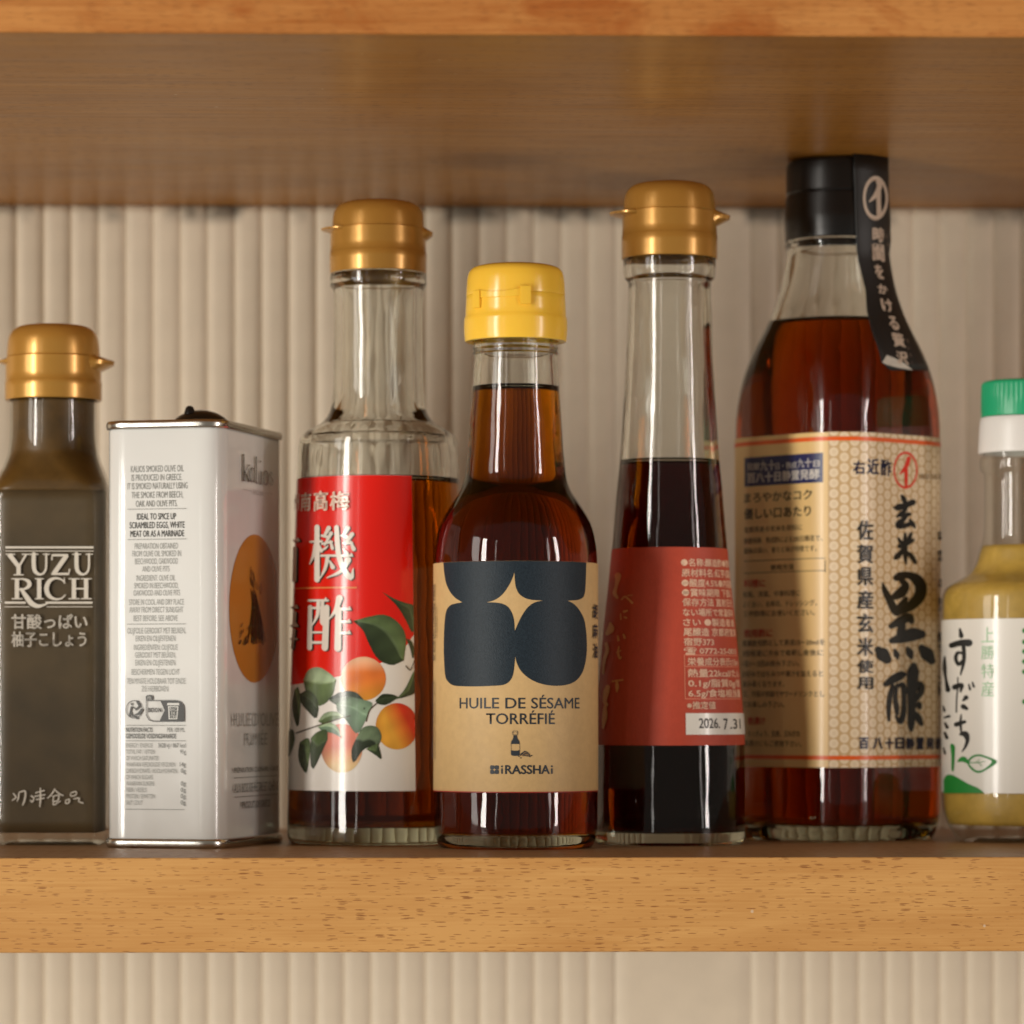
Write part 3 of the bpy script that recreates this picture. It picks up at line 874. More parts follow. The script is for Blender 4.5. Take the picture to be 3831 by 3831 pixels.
# Y U Z U
st1([(60, 1622, 30), (122, 1702, 28)], smooth=False, flat=True); st1([(172, 1622, 13), (126, 1702, 14)], smooth=False, flat=True); st1([(122, 1696, 28), (122, 1757, 28)], smooth=False, flat=True)
serif(40, 98, 1622); serif(146, 196, 1622); serif(92, 154, 1757)
for ox in (0, 281):
    st1([(222+ox, 1620, 27), (222+ox, 1690, 27), (228+ox, 1728, 26), (248+ox, 1750, 20), (268+ox, 1754, 14), (290+ox, 1742, 14), (302+ox, 1712, 13), (304+ox, 1620, 13)])
    serif(196+ox, 250+ox, 1622); serif(284+ox, 326+ox, 1622)
st1([(340, 1628, 15), (448, 1628, 15)], smooth=False, flat=True); st1([(338, 1751, 15), (454, 1751, 15)], smooth=False, flat=True)
st1([(438, 1630, 30), (354, 1749, 30)], smooth=False, flat=True); st1([(344, 1625, 6), (341, 1656, 10)], smooth=False); st1([(457, 1722, 10), (452, 1752, 6)], smooth=False)
# R I C H
st1([(112, 1783, 28), (112, 1914, 28)], smooth=False, flat=True); serif(78, 140, 1783); serif(80, 146, 1914)
st1([(112, 1785, 9), (158, 1786, 12), (190, 1804, 26), (192, 1828, 26), (160, 1850, 14), (112, 1853, 9)])
st1([(140, 1852, 20), (170, 1895, 30), (205, 1942, 34), (245, 1962, 26), (285, 1956, 14), (330, 1938, 4)])
st1([(258, 1783, 28), (258, 1914, 28)], smooth=False, flat=True); serif(232, 285, 1783); serif(232, 285, 1914)
st1([(424, 1806, 8), (400, 1786, 11), (362, 1780, 15), (325, 1798, 26), (306, 1848, 31), (322, 1894, 27), (362, 1916, 15), (404, 1912, 10), (430, 1888, 7)]); st1([(422, 1778, 6), (424, 1812, 8)], smooth=False)
for x in (486, 566):
    st1([(x, 1783, 28), (x, 1914, 28)], smooth=False, flat=True); serif(x-32, x+34, 1783); serif(x-32, x+34, 1914)
st1([(486, 1848, 10), (566, 1848, 10)], smooth=False, flat=True)
st1([(36, 1577, 14), (614, 1577, 14)], smooth=False, flat=True); st1([(36, 1601, 5), (614, 1601, 5)], smooth=False, flat=True)
st1([(32, 1940, 14), (170, 1940, 14)], smooth=False, flat=True); st1([(300, 1940, 14), (608, 1940, 14)], smooth=False, flat=True)
st1([(32, 1967, 5), (196, 1967, 5)], smooth=False, flat=True); st1([(306, 1967, 5), (608, 1967, 5)], smooth=False, flat=True)
c2 = crop(0, 2200, 1.756)
def T2(t, x0, y0, x1, y1, col=CW, **k):
    (a, b), (c, e) = c2([(x0, y0), (x1, y1)]); P.text(t, a, b, c, e, col, **k)
T2('甘酸っぱい', 76, 178, 575, 268, bold=.022, cjk=True); T2('柚子こしょう', 76, 292, 568, 385, bold=.022, cjk=True)
P.build('lettering', yuz, M['ink'], off=.12, step=None)
P = Print(S)
# handwritten maker's name
for pts in ([(88, 1350, 8), (105, 1375, 10), (80, 1395, 6)], [(125, 1345, 8), (120, 1380, 10), (112, 1400, 6)], [(130, 1340, 8), (165, 1335, 10), (162, 1390, 11), (150, 1425, 8)],
            [(205, 1365, 8), (220, 1375, 10)], [(200, 1395, 7), (212, 1405, 10), (225, 1380, 6)], [(235, 1345, 8), (290, 1330, 9)], [(230, 1368, 8), (295, 1358, 9)], [(240, 1390, 8), (290, 1380, 9)], [(265, 1315, 8), (266, 1380, 12), (262, 1435, 8)],
            [(360, 1320, 8), (335, 1360, 9), (312, 1380, 7)], [(360, 1325, 8), (395, 1355, 10), (415, 1362, 8)], [(345, 1368, 7), (385, 1362, 8), (380, 1395, 9), (350, 1400, 8), (352, 1370, 7)], [(350, 1400, 8), (352, 1425, 8), (395, 1400, 7)],
            [(465, 1345, 7), (500, 1338, 9), (498, 1360, 8), (465, 1365, 8), (466, 1345, 7)], [(430, 1395, 7), (455, 1388, 9), (452, 1410, 9), (432, 1414, 8), (432, 1396, 7)], [(485, 1385, 7), (520, 1380, 9), (518, 1402, 8), (545, 1412, 9)]):
    P.stroke(c2(pts), CW)
P.build('handwriting', yuz, M['ink'], off=.12, step=None)

# ================================================================== white oil tin
Y = 95.0; X = x_at(733, Y); d = depth(X, Y)/FPX; ROT = R(-16)
A_, B_, Q_ = 18.0, 30.0, 6.2
tin = thing('oil_tin', (X, Y, 0), 'white rectangular oil tin with metal rims, black spout cap and brown oval', 'tin')
ztop = 124.2
def rr(z, e): return (z, A_ + e, B_ + e, Q_ + e)
loft('body', [rr(2.0, -.2), rr(2.6, 0), rr(3.2, 0), rr(60, 0), rr(ztop - 2.9, 0), rr(ztop - 2.2, -.3)], M['tin'], tin, X, Y, N=160, rot=ROT)
def bead(name, z0, z1, e, inn):
    zc, h = (z0+z1)/2, (z1-z0)/2
    L = [rr(z0 + .1, -inn)] if z0 < 1 else [rr(z0, -.3)]
    for t in np.linspace(-90, 90, 13): L.append(rr(zc + h*math.sin(R(t)), e - .75 + .75*math.cos(R(t))))
    L += [rr(z1 - .1, e - 1.3), rr(z1 - 1.6, e - 1.5)]
    return loft(name, L, M['steel'], tin, X, Y, N=160, cap0=z0 < 1, cap1=z0 > 1, rot=ROT)
bead('bottom_rim', 0, 2.8, .95, 1.2)
rim = bead('top_rim', ztop - 2.5, ztop, .85, 1.2)
sy = Y - 9; sx = x_at(752, sy)
zs = ztop - 1.6
spd = [(zs, 8.8), (zs + 1.2, 8.7), (zs + 2.6, 8.2), (zs + 4.0, 6.8), (zs + 5.2, 4.6), (zs + 5.9, 2.0), (zs + 6.0, .05)]
sp = lathe('spout_cap', catmull(spd, 4), M['black'], tin, sx, sy, 40)
nx = x_at(709, sy - 4)
lathe('pull_tab', catmull([(zs + 2.5, 2.2), (zs + 5.2, 1.6), (zs + 6.6, 1.1), (zs + 7.0, .6), (zs + 7.1, .05)], 3), M['black'], sp, nx, sy - 3, 16)
S = Surf(X, Y, A_, B_, Q_, ROT, lim=(-56, 124))
P = Print(S)
GL, GM, GD = srgb(150, 151, 146), srgb(104, 106, 102), srgb(60, 62, 58)
lines1 = [('KALIOS SMOKED OLIVE OIL', 1042, 1083, 860, 1207, GL, .006), ('IS PRODUCED IN GREECE.', 1099, 1140, 865, 1197, GL, .006), ('IT IS SMOKED NATURALLY USING', 1155, 1196, 838, 1233, GL, .006),
          ('THE SMOKE FROM BEECH,', 1213, 1254, 865, 1203, GL, .006), ('OAK AND OLIVE PITS.', 1270, 1310, 893, 1165, GL, .006),
          ('IDEAL TO SPICE UP', 1355, 1395, 900, 1157, GD, .012), ('SCRAMBLED EGGS, WHITE', 1412, 1452, 852, 1213, GD, .012), ('MEAT OR AS A MARINADE', 1468, 1508, 857, 1210, GD, .012),
          ('PREPARATION OBTAINED', 1550, 1588, 885, 1170, GL, 0), ('FROM OLIVE OIL SMOKED IN', 1600, 1638, 870, 1190, GL, 0), ('BEECHWOOD, OAKWOOD', 1650, 1688, 887, 1168, GL, 0), ('AND OLIVE PITS', 1700, 1737, 935, 1113, GL, 0),
          ('INGREDIENT: OLIVE OIL', 1760, 1797, 897, 1152, GL, 0), ('SMOKED IN BEECHWOOD,', 1810, 1847, 882, 1172, GL, 0), ('OAKWOOD AND OLIVE PITS', 1858, 1895, 877, 1182, GL, 0)]
for t, y0, y1, x0, x1, c, b in lines1:
    (a, e), (f, g) = c1([(x0, y0), (x1, y1)]); P.text(t, a, e, f, g, c, bold=b)
lines2 = [('STORE IN COOL AND DRY PLACE', 75, 112, 848, 1207), ('AWAY FROM DIRECT SUNLIGHT', 125, 162, 850, 1203), ('BEST BEFORE: SEE ABOVE', 180, 218, 878, 1167), ('OLIJFOLIE GEROOKT MET BEUKEN,', 262, 300, 838, 1220),
          ('EIKEN EN OLIJFSTENEN', 313, 350, 892, 1153), ('INGREDIËNTEN: OLIJFOLIE', 372, 408, 880, 1167), ('GEROOKT MET BEUKEN,', 422, 458, 888, 1155), ('EIKEN EN OLIJFSTENEN', 472, 509, 890, 1152),
          ('BESCHERMEN TEGEN LICHT', 533, 570, 865, 1180), ('TEN MINSTE HOUDBAAR TOT EINDE:', 593, 630, 835, 1222), ('ZIE HIERBOVEN', 643, 680, 930, 1105)]
for t, y0, y1, x0, x1 in lines2: T2(t, x0, y0, x1, y1, GL)
T2('NUTRITION FACTS', 830, 917, 1003, 945, GD, bold=.014); T2('PER 100 ML', 1100, 917, 1215, 945, GM)
T2('GEMIDDELDE VOEDINGSWAARDE', 830, 957, 1158, 987, GD, bold=.012)
rows = [('ENERGY / ENERGIE', '3628 kJ / 867 kcal', 1003, 1040), ('TOTAL FAT / VETTEN', '91g', 1018, 1185), ('OF WHICH SATURATES', None, 1043, 0), ('WAARVAN VERZADIGDE VETZUREN', '14g', 1152, 1183), ('CARBOHYDRATE / KOOLHYDRATEN', '0g', 1165, 1190),
        ('OF WHICH SUGARS', None, 1005, 0), ('WAARVAN SUIKERS', '0g', 1015, 1190), ('FIBER / VEZELS', '0g', 963, 1190), ('PROTEIN / EIWITTEN', '0g', 1018, 1190), ('SALT / ZOUT', '0g', 937, 1190)]
for i, (t, v, x1, xv) in enumerate(rows):
    y0 = 1019 + i*41.7
    T2(t, 830, y0, x1, y0 + 28, GL)
    if v: T2(v, xv, y0, 1221, y0 + 28, GM)
for x0, x1, y in ((840, 1228, 1327), (840, 1228, 1526)):
    (a, b), = c1([(x0, y)]); P.hline(a, x1/1.756, b, 1.6, GM)
for x0, x1, y in ((838, 1222, 238), (830, 1222, 902), (830, 1222, 1003), (828, 1212, 1452)):
    (a, b), = c2([(x0, y)]); P.hline(a, x1/1.756, b, 1.6, GM)
# sorting pictograms
DK = srgb(48, 48, 46)
(a, b), = c2([(884, 797)]); P.disc(a, b, 31, 34, DK, inner=.93)
for pts in ([(868, 762, 14), (869, 763, 14)], [(866, 780, 10), (860, 815, 12), (852, 845, 7)], [(862, 815, 9), (876, 845, 8)], [(870, 782, 7), (900, 795, 6)], [(905, 745, 16), (918, 775, 14), (895, 800, 9)], [(935, 800, 18), (915, 825, 18), (895, 830, 8)], [(880, 835, 8), (905, 855, 16)]):
    P.stroke(c2(pts), DK, smooth=len(pts) > 2)
P.poly([c2([(962, 737), (1160, 737), (1190, 745), (1210, 770), (1214, 800), (1214, 878), (1010, 878), (980, 868), (962, 835)]), c2([(967, 742), (1058, 742), (1085, 803), (1052, 872), (1012, 872), (984, 863), (967, 833)])], DK)
P.poly([c2([(962, 735), (962, 712), (970, 703), (1000, 703), (1008, 712), (1008, 735)])], DK)
T2('FR', 972, 712, 1000, 732, srgb(200, 200, 194), bold=.03)
T2('BIDON', 975, 788, 1064, 815, DK, bold=.02)
WT = srgb(205, 205, 199)
P.poly([c2([(1100, 770), (1104, 755), (1180, 755), (1182, 770)])], WT); P.poly([c2([(1108, 776), (1176, 776), (1168, 862), (1112, 862)]), c2([(1116, 782), (1168, 782), (1162, 856), (1120, 856)])], WT)
T2('BAC', 1120, 786, 1164, 806, WT, bold=.05); T2('DE', 1128, 812, 1156, 830, WT, bold=.05); T2('TRI', 1122, 836, 1160, 854, WT, bold=.05)
P.build('front_lettering', tin, M['inkg'], off=.11)
# the side: name, oval picture, product lines
P = Print(S)
ck = crop(800, 1650, 2.034)
BR, BRD = srgb(184, 122, 48), srgb(60, 42, 18)
ov = [(312 + 0, 715)]
n = 40; oval = []
for i in range(n):
    t = 2*math.pi*i/n
    oval.append((308 + (194 if math.cos(t) < 0 else 190)*math.cos(t), 1275 + 565*math.sin(t)))
P.poly([ck(oval)], BR)
for i in range(46):
    t = random.random(); x = 255 + 120*t
    P.stroke(ck([(300 + (x-315)*.25, 1120 + 160*random.random(), 3), (x*.6 + 312*.4, 1330, 5), (x + random.uniform(-12, 12), 1460 + 90*random.random(), 6)]), tuple(v*random.uniform(.7, 1.6) for v in BRD))
for i in range(20):
    x, y = random.uniform(268, 350), random.uniform(950, 1180)
    P.stroke(ck([(x, y, 3), (x + 8, y + 60, 4)]), tuple(v*1.8 for v in BRD), smooth=False)
for i in range(16):
    x, y = random.uniform(190, 260), random.uniform(1380, 1540)
    P.stroke(ck([(x, y, 4), (x - 12, y + 30, 6)]), BRD, smooth=False)
for pts in ([(213, 102, 9), (213, 300, 10)], [(250, 185, 5), (218, 242, 5)], [(222, 232, 8), (252, 304, 11)], [(203, 108, 4), (213, 104, 5)], [(203, 300, 4), (225, 302, 4)], [(238, 305, 4), (260, 307, 4)], [(240, 184, 4), (262, 186, 4)],
            [(308, 122, 9), (308, 318, 9)], [(300, 318, 4), (318, 320, 4)], [(342, 232, 8), (342, 326, 8)], [(334, 326, 4), (350, 328, 4)], [(288, 205, 7), (289, 312, 8)]):
    P.stroke(ck([(p[0], p[1], max(6, p[2]*1.1)) for p in pts]), GD, smooth=False)
for pts in ([(288, 215, 5), (272, 204, 5), (259, 230, 9), (259, 285, 9), (272, 312, 5), (288, 296, 5)], [(379, 226, 4), (364, 250, 8), (364, 310, 8), (379, 334, 4), (394, 310, 8), (394, 250, 8), (379, 226, 4)],
            [(430, 258, 4), (418, 236, 5), (410, 262, 7), (432, 300, 8), (424, 336, 5), (408, 322, 4)]):
    P.stroke(ck([(p[0], p[1], max(6, p[2]*1.1)) for p in pts]), GD)
(a, b), = ck([(341, 156)]); P.disc(a, b, 3, 4, GD)
P.stroke(ck([(210, 368, 3), (270, 380, 3)]), GL, smooth=False); P.stroke(ck([(365, 394, 3), (430, 404, 3)]), GL, smooth=False)
(a, b), (e, f) = ck([(283, 372), (360, 404)]); P.text('SINCE 2008', a, b, e, f, GL)
T2('HUILE D’OLIVE', 1515, 822, 1828, 908, GL, bold=0); T2('FUMÉE', 1600, 955, 1742, 1033, GL)
T2('PRÉPARATION CULINAIRE À BASE', 1522, 1182, 1822, 1214, GM, bold=.02); T2('AUX BOIS DE HÊTRE ET CHÊNE', 1522, 1286, 1822, 1346, GM, bold=.004); T2('PRODUIT DE GRÈCE', 1575, 1404, 1760, 1448, GM, bold=.015)
for y in (1248, 1374):
    (a, b), = c2([(1522, y)]); P.hline(a, 1825/1.756, b, 2.2, GM)
P.build('side_lettering', tin, M['inkg'], off=.11)

# ================================================================== plum vinegar bottle with red label
Y = 106.0; X = x_at(1415, Y); d = depth(X, Y)/FPX
ume = thing('vinegar_bottle', (X, Y, 0), 'clear vinegar bottle with gold cap and red label picturing apricot-coloured fruit and leaves', 'bottle', 'bottles on the shelf')
pl = px_levels([(3158, 318), (3150, 330), (3125, 339), (3090, 340), (2960, 338), (2400, 322), (1800, 304), (1662, 297), (1640, 292), (1624, 280), (1604, 248), (1583, 212), (1555, 188), (1515, 175), (1420, 168), (1230, 166), (1110, 168), (1084, 171),
                (1074, 178), (1066, 181), (1040, 181), (1028, 180), (1020, 172), (960, 168)], X, Y)
pl[0] = (0.0, pl[0][1])
lv = rounded(catmull(pl, 4)); rf = radius_fn(lv)
container(ume, X, Y, lv, 2.9, 5.2, z_at(1812, X, Y), M['glass'], M['vinegar_ume'], punt=1.6)
gold_cap(ume, X, Y, 756, 858, 948, 1026, 173*d, 181*d, 172*d, [(-108, -44, 3.6, .3, 1.8), (66, 110, 2.6, .8, 5.2)])
rs = lambda z: rf(z)/(322*d)
S = Surf(X, Y, 322*d, 322*d, 322*d, scale=rs, lim=87)
z1 = S.px([1415], [1777])[1][0]; z0 = S.px([1415], [2960])[1][0]
ur = S.px([1548], [2400])[0][0]; ul = -322*d*1.95
lab = sheet('label', S, ul, ur, z0, z1, .10, M['umepaper'], ume, 90, 14)
c4, c5 = crop(1000, 1500, 1.932), crop(1000, 2300, 1.932)
P = Print(S)
RD = (.72, .008, .002)
bound = [(1100, 60), (1060, 140), (1010, 215), (930, 290), (830, 345), (720, 385), (600, 425), (500, 450), (400, 468), (300, 487), (230, 500), (165, 512)]
u_, z_ = S.px([q[0] for q in c5(bound)], [q[1] for q in c5(bound)])
us = np.linspace(ul + .05, ur - .05, 60); zz = np.interp(us, u_[::-1], z_[::-1])
P.add([(a, z1 - .05) for a in us] + list(zip(us, zz)), [(i, i+1, 61+i, 60+i) for i in range(59)], RD, 0.0)
P.build('red_field', lab, M['inkg'], off=.13, step=None, zstep=3)
# fruit and leaves
P = Print(S); P.h = .03
def mix3(a, b, t): return tuple(x + (y-x)*max(0, min(1, t)) for x, y in zip(a, b))
OR_, YE, RE, PK = srgb(225, 120, 50), srgb(232, 180, 90), srgb(215, 50, 20), srgb(228, 130, 105)
def blot(f):
    def g(x, y):
        k = 1 + .10*math.sin(5*x + 3*y)*math.sin(4*y - 2*x + 1) - .28*max(0, x*x + y*y - .62)
        return tuple(max(0, v*k) for v in f(x, y))
    return g
f1 = lambda x, y: mix3(mix3(OR_, srgb(245, 205, 165), -y*1.2 - .35), srgb(215, 150, 50), y*.9 + .1*x)
f2 = lambda x, y: mix3(mix3(srgb(235, 170, 60), RE, (x*.9 - y*.5)*1.1 + .35), srgb(190, 120, 40), max(0, -x - .55)*1.5)
f3 = lambda x, y: mix3(mix3(PK, srgb(235, 200, 140), y*1.3 + .1), srgb(170, 110, 95), max(0, -x*1.1 - .35))
def G5(x, y, rx, ry, f): (a, b), = c5([(x, y)]); P.grad_disc(a, b, rx/1.932, ry/1.932, blot(f), rings=12, n=52)
DG, MG, LG = srgb(52, 66, 40), srgb(92, 112, 70), srgb(150, 170, 135)
def resample(pts, n):
    A = np.array([p[:2] for p in pts], float)
    L = np.concatenate([[0], np.cumsum(np.hypot(*np.diff(A, axis=0).T))])
    t = np.linspace(0, L[-1], n)
    return np.c_[np.interp(t, L, A[:, 0]), np.interp(t, L, A[:, 1])]
def leaf(pts, ca=None, cb=None):
    """printed leaf: colour runs from the light midrib to darker rims, one half lighter than the other"""
    ca, cb = np.array(ca or DG), np.array(cb or MG)
    q = c5(pts); m = len(q); n = 15
    top = resample(catmull(q[:m//2 + 1], 6), n); bot = resample(catmull(q[m//2:] + [q[0]], 6), n)[::-1]
    bend = .5 + .12*np.sin(np.linspace(0, math.pi, n))[:, None]
    mid = top*bend + bot*(1-bend)
    rowsP = [top, top*.55 + mid*.45, top*.12 + mid*.88, mid, bot*.12 + mid*.88, bot*.55 + mid*.45, bot]
    rib_c = (ca + cb)*.5*1.5 + .02
    base_c = [cb*.72, cb*1.05, cb*1.12, rib_c, ca*1.15, ca*1.02, ca*.7]
    Pp, Cc, F = [], [], []
    ph = random.random()*6
    for k in range(7):
        for i_ in range(n):
            t = i_/(n-1)
            Pp.append(rowsP[k][i_])
            Cc.append(base_c[k]*(1 + .22*math.sin(ph + 4*t) + .12*math.sin(25*t + k*1.3)))
    for k in range(6):
        F += [(k*n+a, k*n+a+1, (k+1)*n+a+1, (k+1)*n+a) for a in range(n-1)]
    Pp = np.array(Pp); u, z = S.px(Pp[:, 0], Pp[:, 1])
    P.add(np.c_[u, z], F, np.clip(np.array(Cc), 0, 1))
G5(695, 462, 162, 158, f1)
G5(935, 806, 152, 168, f2)
G5(540, 965, 148, 178, f3)
leaf([(620, 45), (740, 12), (850, 0), (950, 60), (1000, 160), (985, 330), (900, 365), (800, 320), (730, 200), (690, 110)], DG, MG)
leaf([(830, -165), (930, -110), (1020, -80), (1060, -70), (1065, 120), (1045, 130), (1000, 40), (930, -70)], DG, srgb(70, 88, 56))
leaf([(1000, 170), (1040, 190), (1065, 260), (1050, 320), (1030, 240)], DG, DG)
leaf([(265, 470), (300, 400), (370, 378), (450, 420), (500, 470), (470, 590), (380, 660), (300, 600), (275, 530)], MG, LG)
leaf([(200, 545), (225, 520), (245, 600), (240, 720), (225, 815), (195, 740), (185, 640)], DG, MG)
leaf([(240, 570), (300, 545), (360, 600), (375, 680), (355, 750), (290, 690), (250, 640)], srgb(40, 52, 32), DG)
leaf([(440, 610), (540, 555), (640, 560), (720, 640), (730, 690), (600, 660), (500, 650)], srgb(80, 96, 76), srgb(44, 56, 40))
leaf([(500, 640), (600, 600), (720, 620), (760, 640), (720, 740), (650, 860), (570, 760), (510, 700)], srgb(110, 135, 110), srgb(120, 145, 118))
leaf([(780, 620), (830, 575), (900, 575), (950, 595), (860, 650), (800, 645)], DG, srgb(46, 58, 34))
leaf([(930, 610), (990, 540), (1040, 440), (1070, 380), (1065, 560), (1010, 590)], DG, MG)
leaf([(370, 770), (420, 710), (500, 700), (560, 740), (480, 770), (410, 790)], MG, LG)
leaf([(370, 810), (440, 775), (510, 810), (540, 890), (470, 855), (400, 840)], srgb(100, 125, 100), LG)
leaf([(240, 920), (300, 890), (315, 960), (300, 1080), (285, 1145), (240, 1080), (228, 1000)], DG, MG)
leaf([(320, 890), (360, 850), (430, 830), (440, 900), (390, 1010), (330, 1120), (315, 1000)], DG, srgb(70, 90, 48))
leaf([(640, 900), (700, 810), (790, 810), (825, 880), (800, 950), (700, 970), (625, 1070), (610, 980)], srgb(40, 50, 34), srgb(100, 118, 90))
leaf([(715, 970), (770, 940), (800, 930), (825, 1045), (790, 1020)], DG, MG)
leaf([(150, 850), (190, 830), (205, 900), (175, 1000), (150, 1030)], DG, DG)
for pts in ([(215, 855, 10), (330, 815, 9), (480, 765, 8), (600, 730, 6)], [(790, 640, 8), (740, 690, 8), (715, 770, 7)], [(1000, 370, 8), (1030, 400, 6), (1060, 330, 5)]):
    P.stroke(c5(pts), srgb(70, 56, 34))
P.V = [(min(a, ur - .03), b, h) for a, b, h in P.V]
P.build('fruit_picture', lab, M['inkg'], off=.13, zstep=5)
P = Print(S); P.h = .03
cu = crop(1090, 1780, 2.842)
TR = lambda x, y, s=34: [(x - s, y + 10), (x + s*.55, y + 10), (x - s*.05, y - s)]      # triangular stroke end of the old-style face
STR = [[(285, 545, 44), (285, 1105, 48)], [(215, 702, 20), (335, 698, 20)], [(270, 730, 34), (245, 850, 26), (208, 940, 8)], [(305, 735, 14), (330, 800, 30)],
       [(408, 556, 40), (362, 640, 22)], [(332, 636, 18), (402, 652, 28)], [(432, 612, 34), (366, 738, 16)], [(338, 724, 18), (440, 704, 22)], [(424, 690, 14), (446, 770, 30)],
       [(608, 556, 40), (556, 640, 22)], [(535, 636, 18), (600, 652, 28)], [(652, 622, 38), (584, 726, 18)], [(560, 716, 18), (650, 716, 24)], [(636, 700, 18), (668, 780, 38)],
       [(490, 548, 40), (498, 700, 44), (515, 850, 46), (560, 985, 46), (640, 1085, 44), (664, 985, 8)],
       [(330, 850, 20), (640, 850, 20)], [(398, 860, 34), (372, 985, 28), (318, 1092, 10)], [(418, 905, 14), (452, 972, 40)], [(612, 895, 52), (535, 1015, 32), (390, 1085, 9)], [(558, 775, 10), (600, 830, 32)], [(345, 790, 14), (375, 770, 20), (400, 745, 10)],
       # second sign
       [(200, 1326, 20), (400, 1326, 20)], [(302, 1330, 32), (292, 1480, 28), (236, 1592, 10)], [(346, 1330, 30), (338, 1555, 32), (372, 1592, 30)], [(216, 1395, 36), (210, 1830, 44)], [(388, 1400, 50), (370, 1830, 56)], [(216, 1406, 20), (390, 1406, 20)],
       [(232, 1665, 17), (372, 1665, 17)], [(232, 1772, 22), (372, 1772, 22)], [(522, 1300, 56), (482, 1430, 34), (404, 1535, 8)], [(478, 1418, 24), (630, 1418, 22)], [(512, 1420, 54), (504, 1835, 58)], [(520, 1552, 22), (630, 1552, 20)], [(520, 1672, 22), (630, 1672, 20)],
       # left column, partly round the side
       [(25, 688, 20), (100, 688, 20)], [(60, 770, 34), (52, 1112, 36)], [(20, 900, 14), (55, 900, 14)], [(10, 1398, 18), (80, 1398, 20)], [(58, 1455, 30), (50, 1590, 26)], [(10, 1595, 16), (85, 1595, 18)], [(52, 1640, 26), (30, 1830, 22)], [(10, 1735, 14), (80, 1735, 16)]]
TRI = [(650, 850), (385, 1322), (630, 1418), (625, 1552), (625, 1672), (95, 688), (78, 1398), (78, 1595)]
WH, SH = srgb(216, 208, 196), srgb(52, 44, 36)
for col, o in ((SH, 9), (WH, 0)):
    for pts in STR: P.stroke(cu([(p[0]+o, p[1]+o, p[2]*1.2) for p in pts]), col, smooth=len(pts) > 2)
    for x, y in TRI: P.poly([cu([(a+o, b+o) for a, b in TR(x, y)])], col)
P.stroke(cu([(60, 1200, 8), (150, 1196, 12), (400, 1190, 14), (702, 1190, 16)]), srgb(225, 140, 80), flat=True)
cr4 = srgb(226, 196, 176)
for ch, x0, x1, y0, y1 in (('州', 57, 108, 190, 368), ('南', 125, 230, 178, 376), ('高', 256, 405, 160, 376), ('梅', 425, 628, 165, 368)):
    (a, b), (e, f) = cu([(x0, y0), (x1, y1)]); P.char(ch, a, b, e, f, cr4, .03)
P.build('lettering', lab, M['inkg'], off=.13, zstep=5)

# ================================================================== cone-shaped red vinegar bottle
Y = 100.0; X = x_at(2505, Y); d = depth(X, Y)/FPX
rv = thing('vinegar_bottle', (X, Y, 0), 'tall cone-shaped bottle of dark vinegar with gold cap and brick red label with date sticker', 'bottle', 'bottles on the shelf')
pl = px_levels([(3166, 262), (3158, 272), (3135, 280), (3100, 282), (2785, 280), (2717, 277), (2614, 269), (2510, 260), (2407, 251), (2303, 241), (2187, 228), (2050, 215), (1980, 209), (1897, 202), (1814, 195), (1731, 187), (1648, 181), (1524, 173), (1387, 165), (1304, 161),
                (1180, 158), (1080, 155), (1056, 156), (1046, 165), (1030, 171), (985, 173), (965, 172), (955, 166), (900, 160)], X, Y)
pl[0] = (0.0, pl[0][1])
lv = rounded(catmull(pl, 4)); rf2 = radius_fn(lv)
container(rv, X, Y, lv, 2.0, 3.6, z_at(1742, X, Y), M['glass'], M['vinegar_red'], punt=1.6)
gold_cap(rv, X, Y, 687, 795, 884, 972, 173*d, 179*d, 163*d, [(-112, -46, 4.6, .3, 2.4), (64, 112, 4.4, .8, 5.4)])
S = Surf(X, Y, 241*d, 241*d, 241*d, scale=lambda z: rf2(z)/(241*d), lim=87)
z1 = S.px([2505], [2046])[1][0]; z0 = S.px([2505], [2789])[1][0]
ul = 241*d
lab = sheet('label', S, -ul*1.95, ul*1.75, z0, z1, .10, M['redpaper'], rv, 100, 14)
P = Print(S)
cc = crop(2250, 2100, 2.76)
CR = srgb(228, 190, 160)
RL = [('●名称:醸造酢●原料', 822, -25, 1310, 50), ('原材料名:紅芋(国産)', 828, 80, 1322, 158), ('●酸度4.5%●内容量', 828, 185, 1330, 262), ('●賞味期限 下部に', 832, 285, 1335, 362), ('保存方法 直射日光', 836, 385, 1342, 462), ('ない場所で常温保存', 840, 490, 1352, 565), ('さい ●製造者:飯', 842, 592, 1362, 668),
      ('尾醸造 京都府宮津', 846, 692, 1375, 770), ('宿野373', 848, 795, 1158, 870), ('☎ 0772-25-0015', 850, 890, 1385, 958), ('栄養成分表示(15ml', 888, 998, 1400, 1075), ('熱量22kcal/たん', 890, 1115, 1412, 1195), ('0.1g/脂質0g/炭', 895, 1220, 1420, 1298), ('6.5g/食塩相当量', 897, 1325, 1425, 1402), ('※推定値', 882, 1452, 1175, 1525)]
for t, x0, y0, x1, y1 in RL:
    (a, b), (e, f) = cc([(x0, y0), (x1, y1)])
    P.text(t, a, b, e, f, CR, bold=.022, cjk=True)
for x0, x1, y in ((852, 1395, 968), (858, 1405, 1085), (862, 1432, 1420)):
    (a, b), = cc([(x0, y)]); P.hline(a, 2250 + x1/2.76, b, 3, srgb(215, 130, 100))
P.line(*cc([(855, 968)])[0], *cc([(864, 1420)])[0], 3, srgb(215, 130, 100))
